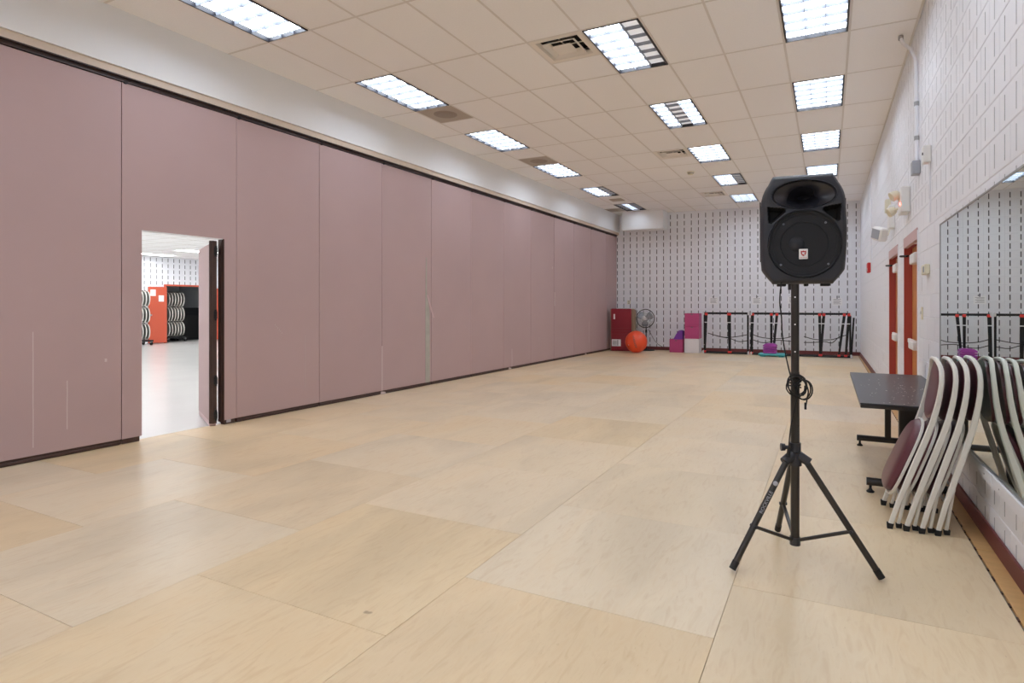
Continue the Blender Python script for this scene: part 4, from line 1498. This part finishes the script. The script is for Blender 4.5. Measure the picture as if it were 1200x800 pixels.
# ------------------------------------------------------------------ the room behind the partition
of = MB().box((OX - 2.6, 1.0, -.08), (-6.12, 19, -.004)); struct(of.build('floor_annex', M['otherfloor']), 'pale grey floor of the room behind the partition')
oc = MB()
oc.box((OX - .1, 1.0, OCZ), (-6.5, 19, OCZ + .1)); oc_ = struct(oc.build('ceiling_annex', M['tile']), 'tiled ceiling of the room behind the partition')
gr = MB()
x = OX
while x < -6.5: gr.box((x - .012, 1.0, OCZ - .004), (x + .012, 19, OCZ)); x += 1.2192
yv = 1.2
while yv < 19: gr.box((OX, yv - .012, OCZ - .0035), (-6.5, yv + .012, OCZ)); yv += .6096
gr.build('ceiling_grid', M['tbar'], oc_)
CY0, CY1, CT = 12.66, 14.45, 2.03
wo = MB().box((OX - .2, 1.0, 0), (OX - .05, CY0, OCZ + .1)).box((OX - .2, CY0, CT), (OX - .05, CY1, OCZ + .1)).box((OX - .2, CY1, 0), (OX - .05, 19, OCZ + .1))
wo_ = struct(wo.build('wall_annex', M['white']), 'slotted block wall of the room behind the partition')
# blocks of the far wall that the doorway shows
cnt = 0
for row in range(0, 15):
    z = row * CH_
    yv = 9.8
    while yv < 16.6:
        a, b_ = yv, yv + BL; yv += BL
        if z + .05 < CT and b_ > CY0 and a < CY1: 
            if a < CY0 - .02: b_ = CY0
            elif b_ > CY1 + .02: a = CY1
            else: continue
        if b_ - a < .03: continue
        h_ = min(CH_, OCZ - z)
        sl = tuple(round(s - a, 4) for s in (yv - BL * .75, yv - BL * .25) if a + .02 < s < b_ - .02 and h_ > .19)
        key = (round(b_ - a, 3), round(h_, 3), sl)
        if key not in blockmeshes: blockmeshes[key] = block_bm(b_ - a, h_, sl).mesh('block', [M['block'], M['slot']])
        link('block', blockmeshes[key], wo_, (OX, a, z), (0, 0, PI / 2)); cnt += 1
struct(MB().box((OX - .2, .85, 0), (-6.1, 1.0, OCZ + .1)).build('wall_annex_near', M['white']))
struct(MB().box((OX - .2, 19, 0), (-6.1, 19.15, OCZ + .1)).build('wall_annex_far', M['white']))
ms = MB().box((-6.60, -4.3, OCZ - .0), (-6.14, 19, CZ + .1)); struct(ms.build('trim_1', M['white']), 'bulkhead over the partition seen from behind')
wc = MB().box((-6.30, 17.36, 0), (-6.14, 19.0, OCZ)); struct(wc.build('wall_annex_side', M['white']))
cl = MB().box((OX - 2.6, CY0 - .3, 0), (OX - .2, CY0 - .2, 2.6)).box((OX - 2.6, CY1 + .3, 0), (OX - .2, CY1 + .4, 2.6)).box((OX - 2.7, CY0 - .3, 0), (OX - 2.6, CY1 + .4, 2.6)).box((OX - 2.7, CY0 - .3, 2.5), (OX - .2, CY1 + .4, 2.6))

for k in range(4):
    q = MB().add(cl.v[k * 8:k * 8 + 8], [tuple(i - k * 8 for i in f) for f in cl.f[k * 6:k * 6 + 6]])
    struct(q.build('wall_closet', M['closet']), 'grey wall of the storage closet')
fr = MB().box((OX - .2, CY0 - .06, 0), (OX + .02, CY0, CT + .06)).box((OX - .2, CY1, 0), (OX + .02, CY1 + .06, CT + .06)).box((OX - .2, CY0, CT), (OX + .02, CY1, CT + .06))
dfr = struct(fr.build('door_4', M['orangered']), 'orange red frame of the storage closet')
lf = MB().box((OX + .03, CY0 - .62, .02), (OX + .08, CY0 - .0, 1.99), ch=.004).build('door_leaf', M['orangered'], dfr)
for (ya, z) in ((12.18, 1.78), (12.46, 1.58)):
    MB().box((OX + .081, ya - .09, z - .11), (OX + .085, ya + .09, z + .11)).build('notice', M['paper'], lf)
MB().box((OX + .03, CY1 + .06, .02), (OX + .08, CY1 + .75, 1.99), ch=.004).build('door_leaf', M['orangered'], dfr)
MB().tube([(OX + .09, CY0 - .56, 1.0), (OX + .13, CY0 - .56, 1.0)], .03, 8).build('door_handle', M['alu'], lf)
# dark cabinet in the closet
t = thing('equipment_cabinet', 'black bulky cabinet in the dark closet seen through the pass door', 'cabinet', (OX - 1.3, 14.15, 0))
MB().prism([(-.55, 0), (.55, 0), (.55, 1.25), (-.30, 1.25), (-.42, 1.05), (-.55, 1.0)], 0, -.5, .3).build('body', M['dark'], t)
MB().box((.3, -.5, .1), (.31, .5, .95), ch=.003).build('door', M['rubber'], t)

# lights of the other room
def annex_light(x, y, lab):
    t = thing('annex_ceiling_light', lab, 'light', (x, y, OCZ), group='ceiling lights of the room behind the partition')
    MB().box((-.3, -.61, -.02), (-.28, .61, 0)).box((.28, -.61, -.02), (.3, .61, 0)).box((-.28, -.61, -.02), (.28, -.59, 0)).box((-.28, .59, -.02), (.28, .61, 0)).build('frame', M['white'], t)
    MB().box((-.28, -.59, -.012), (.28, .59, -.004)).build('diffuser', M['lampother'], t)
    return t


for x in (-8.0, -10.4, -12.9, -15.4, -17.9, -20.3):
    for y in (1.95, 6.8, 11.7, 16.5):
        lab = 'ceiling light behind the partition, %s row from it, %s along the row' % (('first', 'second', 'third', 'fourth', 'fifth', 'sixth')[[-8.0, -10.4, -12.9, -15.4, -17.9, -20.3].index(x)], ('first', 'second', 'third', 'fourth')[[1.95, 6.8, 11.7, 16.5].index(y)])
        if (x, y) == (-20.3, 11.7): lab = 'white ceiling light seen through the pass door, the one nearest the far wall'
        if (x, y) == (-17.9, 11.7): lab = 'white ceiling light seen through the pass door, second from the far wall'
        annex_light(x, y, lab)

# chair carts
def make_stored_chair():
    c = thing('stored_chair', 'grey stored chair', 'chair')
    W2, H2 = .20, .255
    ring = [(0, W2 * math.cos(2 * PI * k / 24), H2 * math.sin(2 * PI * k / 24)) for k in range(25)]
    MB().band(ring, (1, 0, 0), .03, .022).build('frame_loop', M['chairmetal'], c)
    MB().lathe([(.001, -.006), (.9, -.006), (.93, .0), (.9, .012), (.001, .016)], n=24, T=Matrix.Rotation(PI / 2, 4, 'Y') @ Matrix.Diagonal((H2, W2, 1, 1))).build('backrest', M['chairback'], c)
    return c


sc0 = None
def cart(xc, yc, lab, near):
    global sc0
    t = thing('chair_cart', lab, 'cart', (xc, yc, 0), 0, group='chair carts behind the partition')
    L_ = .36
    b = MB().box((-.28, -L_, .13), (.28, L_, .18), ch=.01); b.build('deck', M['rubber'], t)
    for s in (-1, 1):
        for s2 in (-1, 1):
            MB().tube([(s2 * .22, s * (L_ - .05) - .02, .065), (s2 * .22, s * (L_ - .05) + .02, .065)], .06, 12).build('wheel', M['rubber'], t)
            MB().box((s2 * .22 - .03, s * (L_ - .05) - .03, .08), (s2 * .22 + .03, s * (L_ - .05) + .03, .13)).build('caster_plate', M['alu'], t)
    MB().tube([(-.2, -L_ + .03, .18), (-.2, -L_ + .03, 1.8)], .022, 8).tube([(-.2, L_ - .03, .18), (-.2, L_ - .03, 1.8)], .022, 8).build('upright', M['rubber'], t)
    for z in (.72, 1.28, 1.83):
        MB().tube([(-.2, -L_, z), (-.2, L_, z)], .018, 8).build('rail', M['rubber'], t)
    for ti, z in enumerate((.46, 1.01, 1.56)):
        for k in range(6):
            if sc0 is None: sc0 = make_stored_chair(); c = sc0
            else: c = dup(sc0)
            c.location = (xc + .05, yc - .26 + .105 * k, z)
            c.rotation_euler = (0, 0, 1.48)
            c['label'] = 'grey stored chair, %s from left, %s tier, cart %s the orange door' % (('first', 'second', 'third', 'fourth', 'fifth', 'sixth')[k], ('lowest', 'middle', 'top')[ti], near)
            c['group'] = 'grey chairs on the carts behind the partition'


cart(-20.5, 11.33, 'black wheeled chair cart standing left of the orange red door', 'left of')
cart(-21.75, 13.27, 'black wheeled chair cart inside the dark closet mouth', 'right of')
